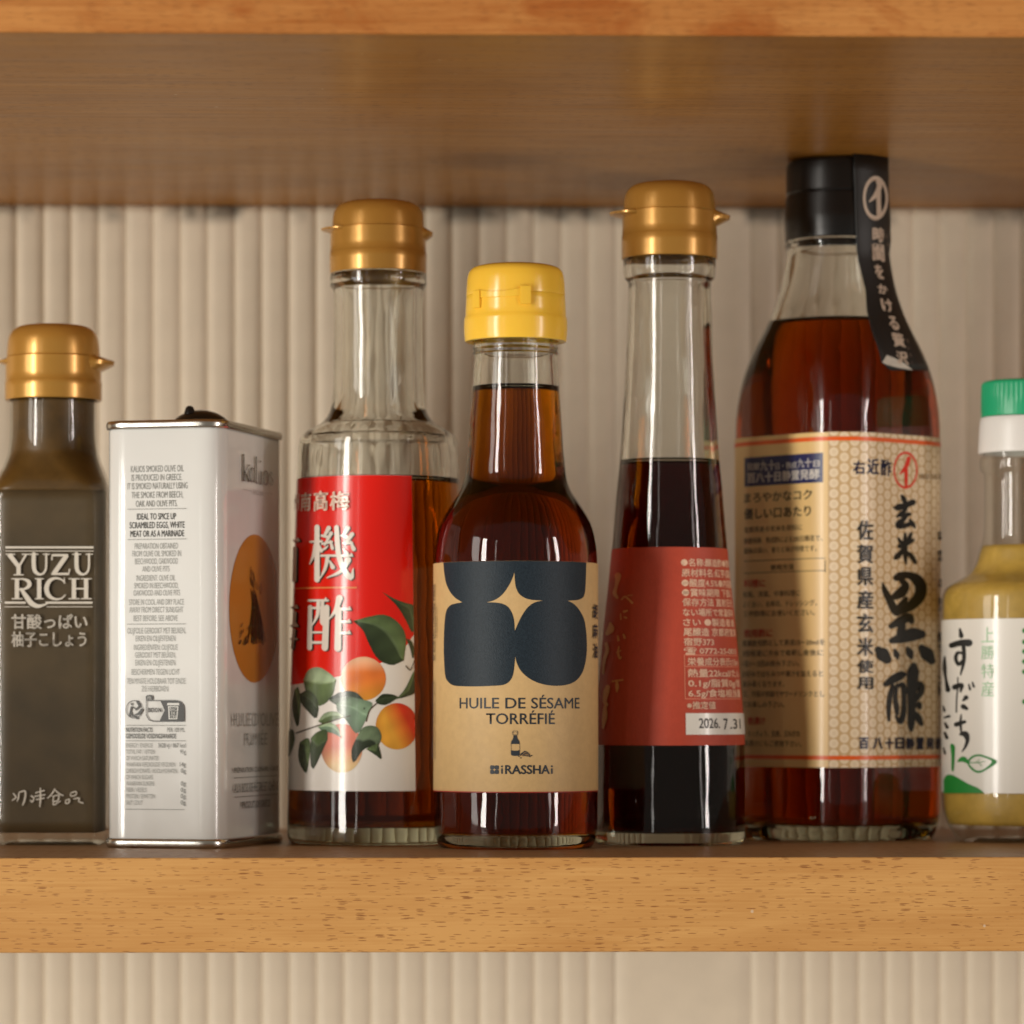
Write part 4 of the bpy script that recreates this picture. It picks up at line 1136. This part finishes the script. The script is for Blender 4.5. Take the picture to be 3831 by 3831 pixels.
# brushed name on the left with its reading beside it
GO = srgb(205, 150, 95)
for pts in ([(178, 150, 66), (175, 190, 50), (160, 260, 30), (145, 330, 40), (170, 375, 26)], [(215, 395, 12), (250, 365, 16), (325, 430, 18)], [(275, 355, 8), (325, 350, 8)], [(205, 540, 8), (208, 600, 14)], [(240, 520, 24), (275, 510, 16)], [(245, 578, 18), (268, 585, 14)],
            [(100, 640, 24), (105, 700, 70), (70, 745, 40)], [(178, 770, 14), (185, 815, 22)], [(235, 755, 14), (248, 790, 22)], [(190, 880, 12), (180, 940, 18), (200, 1005, 18), (215, 985, 8)], [(165, 945, 8), (210, 920, 10)], [(60, 850, 30), (70, 920, 36), (40, 1020, 30), (28, 1160, 16)],
            [(120, 1240, 14), (230, 1225, 14)], [(165, 1225, 12), (172, 1290, 36), (168, 1345, 14)], [(75, 1300, 50), (60, 1350, 60), (45, 1450, 36), (62, 1480, 40)], [(48, 1500, 30), (45, 1600, 50), (28, 1720, 20)]):
    P.stroke(cc(pts), GO, smooth=len(pts) > 2)
P.build('lettering', lab, M['ink'], zstep=6)
# date sticker
(a, b), (e, f) = cc([(868, 1568), (1462, 1790)])
(u0, u1), _ = S.px([a, e], [b, b]); _, (za, zb_) = S.px([a, a], [b, f])
stk = sheet('date_sticker', S, u0, u1 + .6, zb_, za, .30, M['whitelabel'], lab, 16, 3)
P = Print(S)
INK = srgb(40, 38, 36)
for t, x0, y0, x1, y1 in (('2026.', 1003, 1622, 1215, 1722), ('7', 1255, 1625, 1298, 1735), ('.31', 1320, 1630, 1425, 1728)):
    (a, b), (e, f) = cc([(x0, y0), (x1, y1)]); P.text(t, a, b, e, f, INK, bold=.015)
P.build('stamped_date', lab, M['ink'], off=.36)

# ================================================================== tall rice vinegar bottle, rounded square body, black cap and neck strip
Y = 138.0; X = x_at(3133, Y); d = depth(X, Y)/FPX; KROT = R(45 - 4)
kz = thing('vinegar_bottle', (X, Y, 0), 'tallest bottle with black cap and printed black neck strip, beige label in black brush writing', 'bottle', 'bottles on the shelf')
QB = .58
raw = [(3154, 318, QB), (3142, 345, QB), (3110, 366, QB), (3060, 378, QB), (2960, 383, QB), (2000, 383, QB), (1632, 382, QB), (1575, 380, QB), (1518, 374, .61), (1461, 364, .65), (1404, 349, .71), (1347, 328, .79), (1290, 302, .87), (1233, 272, .94), (1176, 246, 1), (1119, 226, 1), (1063, 211, 1), (1005, 198, 1), (955, 191, 1),
       (938, 190, 1), (928, 194, 1), (915, 195, 1), (905, 190, 1), (890, 186, 1), (820, 180, 1)]
lev = [(z_at(y, X, Y), hw*d, q) for y, hw, q in raw]; lev[0] = (0, *lev[0][1:])
lv = rounded(catmull(lev, 4), diag=True)
container(kz, X, Y, lv, 2.6, 5.0, z_at(1230, X, Y), M['glass'], M['vinegar_black'], rot=KROT, punt=2.0)
zt, zb_, zm = z_at(606, X, Y), z_at(905, X, Y), z_at(735, X, Y)
r = 194*d
cp = [(zb_ + 8, 187*d), (zb_ + .1, 190*d), (zb_ + .1, 190*d), (zb_, r - .1), (zb_, r - .1), (zb_ + .3, r + .1), (zb_ + 6, r + .45), (zb_ + 8.5, r + .3), (zm - .5, r - .1), (zm - .5, r - .1), (zm, r - .45), (zm + .6, r - .1), (zm + .6, r - .1), (zt - 1.6, r - .3), (zt - .6, r - .9), (zt - .1, r - 2.2), (zt, r - 3.5), (zt, .05)]
kcap = lathe('cap', catmull(cp, 3), M['black'], kz, X, Y, 96, cap0=False, sharp=35)
# black paper strip running from the cap over the neck to the shoulder
rows = [(612, 3193, 3330), (640, 3194, 3330), (700, 3197, 3330), (760, 3198, 3332), (820, 3200, 3336), (880, 3202, 3341), (935, 3204, 3345), (975, 3210, 3344), (1010, 3219, 3342), (1050, 3229, 3348), (1090, 3238, 3358), (1130, 3241, 3371), (1165, 3243, 3384), (1205, 3252, 3400), (1250, 3265, 3420), (1300, 3283, 3444), (1330, 3292, 3458), (1356, 3297, 3469), (1386, 3330, 3482)]
secK = section(lv)
def r_strip(z):
    a = secK(z); ph = R(45)
    w_ = polar(np.array([ph - 0.0]), a[0], a[1], a[2])[0] if a[2] < a[0] - .01 else a[0]
    return w_
def hull_half(z):                                      # silhouette half width of the bottle (or cap) at z
    a, b, q = secK(z); hw = (a - q)*math.sqrt(2) + q
    if z > zb_ - 1.2: hw = max(hw, r + .35)
    return hw
Zr, Rr = [], []
for y, xl, xr in rows:
    z = z_at(y, X, Y - 10); Zr.append(z); Rr.append(hull_half(z) + .45)
Zr, Rr = np.array(Zr), np.array(Rr)
o_ = np.argsort(Zr)
strip_scale = lambda z: np.interp(z, Zr[o_], Rr[o_])/(200*d)
class SStrip(Surf):
    """the strip: pressed onto the rounded-square shoulder, round over the neck"""
    def P(s, u, z, off=0.0):
        u = np.asarray(u, float); z = np.asarray(z, float)
        ph = u/(200*d)
        out_r = np.empty(np.broadcast(ph, z).shape); php, zp = np.broadcast_arrays(ph, z)
        A = np.array([secK(v) for v in zp.ravel()])
        rr_ = np.array([polar(np.array([p_ - KROT]), a, b, min(q, a))[0] for p_, (a, b, q) in zip(php.ravel(), A)]).reshape(zp.shape)
        rr_ = np.where(zp > zb_ - 1.2, np.maximum(rr_, r + .45), rr_) + .25 + off
        return (X + rr_*np.sin(php), s.cy - rr_*np.cos(php), zp)
SS = SStrip(X, Y, 200*d, 200*d, 200*d, lim=88)
V, F = [], []
nc = 14
for j, (y, xl, xr) in enumerate(rows):
    u, z = SS.px(np.linspace(xl, xr, nc), np.full(nc, float(y)) + (np.linspace(0, 22, nc) if j == 0 else 0))
    u[-1] = u[-2] + .9                                     # last column goes round the side
    z = np.full(nc, z[:nc//2].mean()) if 0 < j < len(rows)-2 else z
    if j == 0: z = np.full(nc, zt + .05)
    x_, y_, z_ = SS.P(u, z)
    V += list(zip(x_, y_, z_))
for j in range(len(rows)-1):
    F += [(j*nc+i, (j+1)*nc+i, (j+1)*nc+i+1, j*nc+i+1) for i in range(nc-1)]
b0 = len(V)                                                # flap over the top of the cap
top = V[:nc]
V += [(X + (x_-X)*.35, Y + (y_-Y)*.35, zt + .25) for x_, y_, z_ in top]
F += [(i, i+1, b0+i+1, b0+i) for i in range(nc-1)]
strip = mesh('neck_strip', V, F, M['film'], kz)
sm = strip.modifiers.new('thick', 'SOLIDIFY'); sm.thickness = .0001; sm.offset = 1
P = Print(SS)
PK_ = srgb(205, 186, 166)
(a, b), = crop(2950, 580, 2.3)([(742, 372)])
P.disc(a, b, 46, 83, PK_, inner=.80)
ct = crop(2950, 580, 2.3)
for pts in ([(765, 225, 40), (775, 270, 42), (740, 350, 38), (692, 400, 12)], [(770, 300, 36), (768, 400, 36), (772, 510, 42)]):
    P.stroke(ct(pts), PK_, smooth=len(pts) > 2)
for ch, x0, y0, x1, y1, bo in (('時', 715, 622, 815, 752, .05), ('間', 712, 766, 812, 914, .06), ('を', 735, 942, 808, 1065, .05), ('か', 762, 1112, 842, 1195, .05), ('け', 792, 1238, 885, 1350, .05), ('る', 856, 1388, 935, 1505, .05), ('贅', 886, 1530, 990, 1652, .05), ('沢', 920, 1690, 1020, 1802, .05)):
    (a, b), (e, f) = ct([(x0, y0), (x1, y1)]); P.char(ch, a, b, e, f, PK_, bo)
for ch, x, y in (('じ', 838, 700), ('か', 845, 770), ('ん', 848, 850), ('ぜ', 1015, 1600), ('い', 1022, 1660), ('た', 1040, 1720), ('く', 1050, 1790)):
    (a, b), (e, f) = ct([(x-12, y-16), (x+12, y+16)]); P.char(ch, a, b, e, f, srgb(120, 105, 92), .03)
P.build('strip_lettering', strip, M['ink'], off=.35, step=None)
P = Print(SS)
P.poly([ct([(840, 1722), (800, 1785), (840, 1805), (930, 1830), (1060, 1852), (1000, 1800), (900, 1745)])], (0, 0, 0), .2)
P.build('torn_corner', strip, M['torn'], off=.2, step=None)

# label round the square body
h_ = 383*d/((1-QB)*math.sqrt(2) + QB)
S = Surf(X, Y, h_, h_, QB*h_, KROT, lim=87)
zt_, zbm = S.px([3104], [1616])[1][0], S.px([3104], [2872])[1][0]
us0 = S.px([3098], [2200])[0][0]
m_, nt, p_ = nodes('dotted_cream_paper')
tc = nt.nodes.new('ShaderNodeUVMap'); sp_ = nt.nodes.new('ShaderNodeSeparateXYZ'); nt.links.new(tc.outputs[0], sp_.inputs[0])
PX, PZ = 3.15, 3.15
cu_ = mth(nt, 'DIVIDE', sp_.outputs[0], PX); ci = mth(nt, 'FLOOR', cu_)
fu = mth(nt, 'SUBTRACT', mth(nt, 'SUBTRACT', cu_, ci), .5)
half = mth(nt, 'MULTIPLY', mth(nt, 'PINGPONG', ci, 1.0), .5)
cz = mth(nt, 'ADD', mth(nt, 'DIVIDE', sp_.outputs[1], PZ), half)
fz = mth(nt, 'SUBTRACT', mth(nt, 'FRACT', cz), .5)
dist = mth(nt, 'SQRT', mth(nt, 'ADD', mth(nt, 'MULTIPLY', fu, fu), mth(nt, 'MULTIPLY', fz, fz)))
ringm = mth(nt, 'MULTIPLY', mth(nt, 'SUBTRACT', dist, .40), 14)
ringm = mth(nt, 'MINIMUM', mth(nt, 'MAXIMUM', ringm, 0), 1)
inm = mth(nt, 'MINIMUM', mth(nt, 'MAXIMUM', mth(nt, 'MULTIPLY', mth(nt, 'SUBTRACT', .20, mth(nt, 'ABSOLUTE', mth(nt, 'SUBTRACT', dist, .12))), 6), 0), 1)
c_ = mixc(nt, ringm, srgb(230, 210, 178), srgb(198, 166, 120))
c_ = mixc(nt, mth(nt, 'MULTIPLY', inm, .25), c_, srgb(190, 158, 112))
nt.links.new(c_, p_.inputs['Base Color']); p_.inputs['Roughness'].default_value = .36; p_.inputs['Coat Weight'].default_value = .12
M['dotted'] = m_
M['tanpaper'] = plain('tan_label_paper', srgb(228, 192, 128), .36, coat=.12)
M['orange'] = plain('orange_ink', srgb(222, 88, 22), .3)
uL, uR = S.u0 - 6, S.u1 + 8
labL = sheet('side_label', S, uL, us0, zbm, zt_, .10, M['tanpaper'], kz, 60, 3)
labR = sheet('front_label', S, us0 + .01, uR, zbm, zt_, .10, M['dotted'], kz, 70, 3)
P = Print(S)
OG = srgb(226, 92, 26)
for lab_, ua, ub_ in ((labL, uL, us0), (labR, us0 + .01, uR)):
    for zc_ in (zt_ - 2.0, zbm + 3.0):
        P = Print(S)
        us = np.linspace(ua, ub_, 40)
        P.add([(q, zc_ + .62) for q in us] + [(q, zc_ - .62) for q in us], [(i, i+1, 41+i, 40+i) for i in range(39)], OG, 0)
        P.build('orange_stripe', lab_, M['inks'], off=.13, step=None)
P = Print(S); P.h = .01
ca = crop(2731, 1500, 2.147); cb = crop(2731, 2300, 2.147)
BLU, KB, RDD = srgb(28, 34, 84), srgb(44, 36, 24), srgb(222, 46, 24)
(a, b), (e, f) = ca([(120, 458), (748, 682)]); P.rect(a, b, e, f + 4, BLU)
def TA(t, x0, y0, x1, y1, col, fn=ca, **k):
    (a, b), (e, f) = fn([(x0, y0), (x1, y1)]); P.text(t, a, b, e, f, col, cjk=True, **k)
WB = srgb(214, 208, 200)
TA('発酵', 142, 505, 240, 560, WB, bold=.02); TA('九十', 246, 488, 365, 562, WB, bold=.03); TA('日・熟成', 368, 500, 540, 552, WB, bold=.02); TA('九十', 545, 470, 660, 536, WB, bold=.03); TA('日', 672, 480, 722, 530, WB, bold=.02)
TA('百八十日静置発酵', 142, 585, 722, 660, WB, bold=.03)
TA('まろやかなコク', 118, 745, 662, 822, KB, bold=.02); TA('優しい口あたり', 118, 872, 652, 952, KB, bold=.02)
for t, x0, y, x1, hh in (('佐賀県産の玄米を原料に', 118, 1015, 582, 46), ('静置発酵、熟成酢による200日醸造で、', 118, 1105, 745, 46), ('酸味の深い、香りと味が特徴です。', 118, 1185, 700, 46), ('和風、洋風、中華料理に', 110, 1535, 565, 46), ('よく合い、お寿司、ドレッシング、', 112, 1615, 700, 46), ('三杯酢等にお使いください。', 115, 1690, 682, 46)):
    TA(t, x0, y, x1, y + hh, KB)
TA('使用方法', 328, 1318, 516, 1362, KB, bold=.01)
for x0, x1, y in ((118, 768, 1288), (118, 768, 1385)):
    (a, b), = ca([(x0, y)]); P.hline(a, 2731 + x1/2.147, b, 2.2, KB)
P.line(*ca([(766, 1280)])[0], *ca([(766, 1378)])[0], 2.2, KB)
TA('料理に', 118, 1440, 288, 1500, RDD, bold=.02); TA('飲用酢に', 120, 1838, 345, 1900, RDD, bold=.02)
for t, x0, y, x1 in (('健康飲用酢として原液15〜20mlを', 105, 208, 765), ('3倍程度に冷水で希釈し食後に', 108, 290, 752), ('1日1〜2回お飲み下さい。', 108, 372, 560), ('お好みではちみつや果汁を加えると', 105, 455, 750), ('飲み易くなります。', 108, 535, 440), ('又、市販の炭酸でサワードリンクとし', 112, 615, 762), ('てお楽しみ下さい。', 112, 698, 440), ('らっきょう、生姜、玉ねぎの', 150, 930, 565), ('酢漬けにもご使用下さい。', 118, 1010, 580)):
    TA(t, x0, y, x1, y + 46, KB, cb)
TA('酢漬け', 150, 825, 288, 882, RDD, cb, bold=.02)
P.build('side_lettering', labL, M['inks'], off=.14)
P = Print(S); P.h = .01
NB, BK = srgb(30, 30, 62), srgb(16, 13, 10)
for ch, x0, x1, y0, y1 in (('右', 985, 1085, 478, 590), ('近', 1098, 1195, 462, 590), ('酢', 1208, 1295, 468, 606)):
    (a, b), (e, f) = ca([(x0, y0), (x1, y1)]); P.char(ch, a, b, e, f, NB, .04)
(a, b), = ca([(1407, 556)]); P.disc(a, b, 97/2.147, 150/2.147, RDD, inner=.87, n=40)
for pts in ([(1432, 462, 36), (1420, 510, 34), (1392, 555, 28), (1362, 588, 10)], [(1412, 540, 26), (1412, 600, 28), (1412, 678, 22)]): P.stroke(ca(pts), RDD)
KS5 = [[(1380, 765, 24), (1394, 790, 36), (1404, 818, 26)], [(1314, 858, 14), (1345, 856, 46), (1400, 840, 38), (1466, 814, 42)], [(1418, 850, 20), (1400, 880, 26), (1372, 906, 30), (1342, 928, 18)], [(1345, 922, 18), (1395, 918, 28), (1442, 910, 24)],
       [(1424, 905, 22), (1392, 950, 32), (1350, 988, 42), (1352, 1008, 36), (1400, 1002, 36), (1452, 985, 30)], [(1440, 955, 18), (1464, 990, 34), (1480, 1014, 18)],
       [(1348, 1103, 16), (1370, 1136, 28)], [(1450, 1068, 24), (1434, 1108, 26), (1424, 1132, 14)], [(1358, 1168, 30), (1410, 1152, 32), (1464, 1118, 26)], [(1404, 1066, 18), (1402, 1150, 32), (1405, 1240, 32), (1410, 1312, 10)], [(1398, 1175, 24), (1370, 1216, 32), (1336, 1254, 40), (1322, 1266, 20)], [(1412, 1216, 24), (1450, 1243, 34), (1484, 1296, 28)]]
for pts in KS5: P.stroke(ca([(p[0], p[1], p[2]*1.2) for p in pts]), BK, smooth=len(pts) > 2)
ckk = crop(3080, 1880, 2.1)
KS = [[(463, 630, 8), (480, 690, 36), (520, 770, 48), (560, 850, 54), (578, 872, 38)], [(572, 592, 44), (600, 580, 56), (660, 570, 46), (728, 602, 68), (764, 665, 76), (750, 740, 74), (690, 806, 66), (630, 840, 52), (568, 868, 40)],
      [(606, 608, 30), (640, 650, 52), (615, 700, 66), (565, 735, 52), (532, 748, 26)], [(645, 755, 30), (618, 800, 46), (575, 835, 30)],
      [(530, 972, 36), (600, 932, 58), (668, 902, 58), (690, 935, 36)], [(622, 905, 30), (612, 985, 52), (600, 1040, 50)], [(536, 1086, 40), (620, 1062, 70), (700, 1036, 86), (766, 1036, 60)],
      [(428, 1156, 46), (460, 1190, 88), (496, 1232, 62)], [(558, 1160, 20), (572, 1195, 38), (580, 1228, 14)], [(658, 1146, 24), (675, 1180, 48), (688, 1218, 24)], [(768, 1142, 46), (810, 1190, 86), (846, 1244, 50)],
      [(486, 1428, 34), (540, 1392, 54), (608, 1356, 54), (630, 1350, 34)], [(542, 1440, 26), (520, 1520, 32), (510, 1620, 30), (512, 1712, 18)], [(576, 1430, 20), (562, 1530, 28), (570, 1600, 34), (576, 1660, 24)], [(560, 1452, 16), (620, 1432, 34), (630, 1530, 28), (626, 1650, 34), (602, 1722, 36), (566, 1680, 14)],
      [(706, 1284, 44), (702, 1330, 76), (692, 1450, 62), (690, 1600, 50), (686, 1740, 44), (686, 1788, 24)], [(640, 1492, 26), (700, 1456, 52), (754, 1440, 58), (760, 1490, 42), (724, 1540, 36), (698, 1562, 20)], [(700, 1602, 26), (745, 1586, 38), (752, 1612, 26)], [(700, 1636, 20), (740, 1690, 46), (766, 1742, 26)]]
for pts in KS: P.stroke(ckk([(p[0], p[1], p[2]*1.2) for p in pts]), BK, smooth=len(pts) > 2)
for ch, y0, y1 in (('佐', 140, 296), ('賀', 330, 478), ('県', 508, 655), ('産', 690, 838), ('玄', 872, 1025), ('米', 1060, 1205), ('使', 1235, 1340), ('用', 1372, 1468)):
    (a, b), (e, f) = ckk([(262, y0), (388, y1)]); P.char(ch, a, b, e, f, BK, .026)
for i, ch in enumerate('百八十日静置発酵'):
    x0 = [1030, 1140, 1240, 1322, 1408, 1488, 1568, 1645][i]; x1 = [1110, 1222, 1310, 1395, 1476, 1552, 1632, 1688][i]
    (a, b), (e, f) = cb([(x0, 985), (x1, 1080)]); P.char(ch, a, b, e, f, NB, .045)
for t, y0, y1 in (('佐賀', 225, 300), ('県産', 375, 465), ('玄米', 600, 670), ('百パ', 750, 860), ('ーセ', 1020, 1180), ('ント', 1360, 1520)):
    for j, ch in enumerate(t):
        (a, b), (e, f) = ckk([(893, y0 + j*(y1-y0)/2), (920, y0 + (j+.92)*(y1-y0)/2)]); P.char(ch, a, b, e, f, BK, .05)
for i, ch in enumerate('醸造元右近'):
    x0 = 1520 + i*34
    (a, b), (e, f) = ca([(x0, 585), (x0 + 30, 630)]); P.char(ch, a, b, e, f, srgb(120, 95, 65), .0)
P.build('front_lettering', labR, M['inks'], off=.14)

# ================================================================== citrus juice bottle at the edge
Y = 119.0; X = x_at(3830, Y); d = depth(X, Y)/FPX
sd = thing('juice_bottle', (X, Y, 0), 'bottle of cloudy yellow juice with green and white cap and a white label', 'bottle', 'bottles on the shelf')
pl = px_levels([(3160, 232), (3150, 246), (3128, 256), (3105, 272), (3078, 286), (3040, 298), (3000, 303), (2960, 305), (2300, 305), (2250, 304), (2228, 301), (2208, 294), (2189, 276), (2168, 238), (2145, 204), (2110, 181), (2060, 166), (2020, 152), (1960, 147), (1820, 146), (1775, 148), (1760, 160), (1735, 164), (1712, 160), (1700, 148), (1600, 146)], X, Y)
pl[0] = (0.0, pl[0][1])
lv = rounded(catmull(pl, 4)); sec = section(lv)
base = [(1.2, *[v*.5 for v in lv[0][1:]]), (1.0, *[v*.8 for v in lv[0][1:]]), (0, *[v*.95 for v in lv[0][1:]])]
loft('glass', base + lv, M['thin'], sd, X, Y)
loft('juice', inner_levels(5.2, z_at(2042, X, Y), .6, 60), M['juice'], sd, X, Y)
zb_, zm, zt = z_at(1698, X, Y), z_at(1562, X, Y), z_at(1427, X, Y)
wc = lathe('cap', catmull([(zb_ + 4, 150*d), (zb_ + .1, 152*d), (zb_ + .1, 152*d), (zb_, 167*d), (zb_, 167*d), (zb_ + .4, 169*d), (zb_ + 3, 168*d), (zm - 1.4, 163*d), (zm - .2, 159*d), (zm - .2, 159*d), (zm - .1, 140*d)], 3), M['whitecap'], sd, X, Y, 80, cap0=False, sharp=35)
V, F = [], []
N = 180
prof = catmull([(zm, 140*d), (zm, 156*d), (zm, 156*d), (zm + .3, 158*d), (zt - 1.4, 156*d), (zt - .5, 152*d), (zt - .1, 144*d), (zt, 130*d), (zt, .05)], 3)
for j, (z, rr_) in enumerate(prof):
    for k in range(N):
        a = 2*math.pi*k/N; q = rr_ + (.10*math.cos(60*a) if zm + .4 < z < zt - .6 else 0)
        V.append((X + q*math.sin(a), Y - q*math.cos(a), z))
for j in range(len(prof)-1):
    F += [(j*N+k, j*N+(k+1) % N, (j+1)*N+(k+1) % N, (j+1)*N+k) for k in range(N)]
mesh('lid', V, F, M['green'], wc, True, 35)
S = Surf(X, Y, 305*d, 305*d, 305*d, lim=87)
z1, z0 = S.px([3830], [2313])[1][0], S.px([3830], [2969])[1][0]
lab = sheet('label', S, -305*d*2, 305*d*2, z0, z1, .10, M['whitelabel'], sd, 100, 2)
P = Print(S)
cs = crop(3331, 2250, 1.932)
GRN, PGR, BKK = srgb(30, 128, 48), srgb(165, 205, 165), srgb(24, 26, 24)
for pts in ([(505, 200, 12), (515, 250, 26)], [(445, 318, 30), (510, 300, 34), (570, 300, 40)], [(530, 310, 22), (535, 400, 22), (528, 460, 18), (510, 530, 8)], [(525, 375, 12), (490, 372, 18), (475, 410, 20), (495, 455, 20), (525, 430, 16)],
            [(490, 550, 6), (490, 620, 8), (482, 700, 8), (480, 800, 8)], [(468, 620, 30), (520, 605, 22), (510, 650, 12)], [(570, 600, 8), (578, 635, 14)], [(595, 585, 8), (605, 615, 14)], [(530, 715, 12), (550, 695, 26)], [(530, 760, 28), (555, 775, 18)],
            [(515, 820, 8), (510, 880, 14), (518, 960, 10)], [(480, 890, 26), (540, 870, 18)], [(512, 960, 16), (545, 960, 34), (560, 1000, 22), (545, 1050, 14), (522, 1085, 6)],
            [(398, 400, 8), (395, 470, 22), (405, 560, 14), (420, 640, 26)], [(385, 760, 12), (395, 790, 14)], [(395, 840, 10), (430, 830, 14)], [(400, 880, 12), (415, 910, 18)], [(398, 950, 14), (412, 985, 18)], [(390, 1060, 8), (400, 1100, 12)]):
    P.stroke(cs([(p[0], p[1], p[2]*1.35) for p in pts]), BKK, smooth=len(pts) > 2)
for ch, y0, y1 in (('上', 185, 295), ('勝', 318, 418), ('特', 450, 555), ('産', 578, 688)):
    (a, b), (e, f) = cs([(660, y0), (752, y1)]); P.char(ch, a, b, e, f, PGR, .0)
P.curve(cs([(440, 1035), (468, 1042), (470, 1100), (462, 1218), (448, 1215), (446, 1120)]), GRN)
P.curve(cs([(560, 1165), (590, 1120), (640, 1105), (700, 1120), (772, 1158), (700, 1215), (640, 1240), (590, 1215)]), GRN, holes=[cs([(572, 1165), (600, 1130), (640, 1119), (690, 1132), (735, 1158), (690, 1205), (640, 1224), (598, 1203)])])
P.stroke(cs([(495, 1155, 14), (530, 1140, 40), (565, 1165, 18)]), GRN); P.stroke(cs([(575, 1165, 6), (640, 1165, 5), (690, 1155, 3)]), GRN)
P.stroke(cs([(620, 1165, 4), (650, 1140, 3)]), GRN, smooth=False); P.stroke(cs([(640, 1166, 4), (665, 1190, 3)]), GRN, smooth=False)
P.poly([cs([(392, 1386), (392, 1290), (405, 1262), (430, 1250), (460, 1256), (510, 1285), (570, 1320), (630, 1345), (660, 1365), (680, 1386)])], GRN, dense=8)
for y in (212, 292, 362, 435, 508, 725):
    (a, b), = cs([(972, y)]); P.disc(a, b, 9.5, 10, GRN, n=16)
P.build('lettering', lab, M['ink'], off=.14)

# the type helper is not part of the place
bpy.data.objects.remove(_fo, do_unlink=True)
for o in COL.objects:
    if 'org' in o: del o['org']
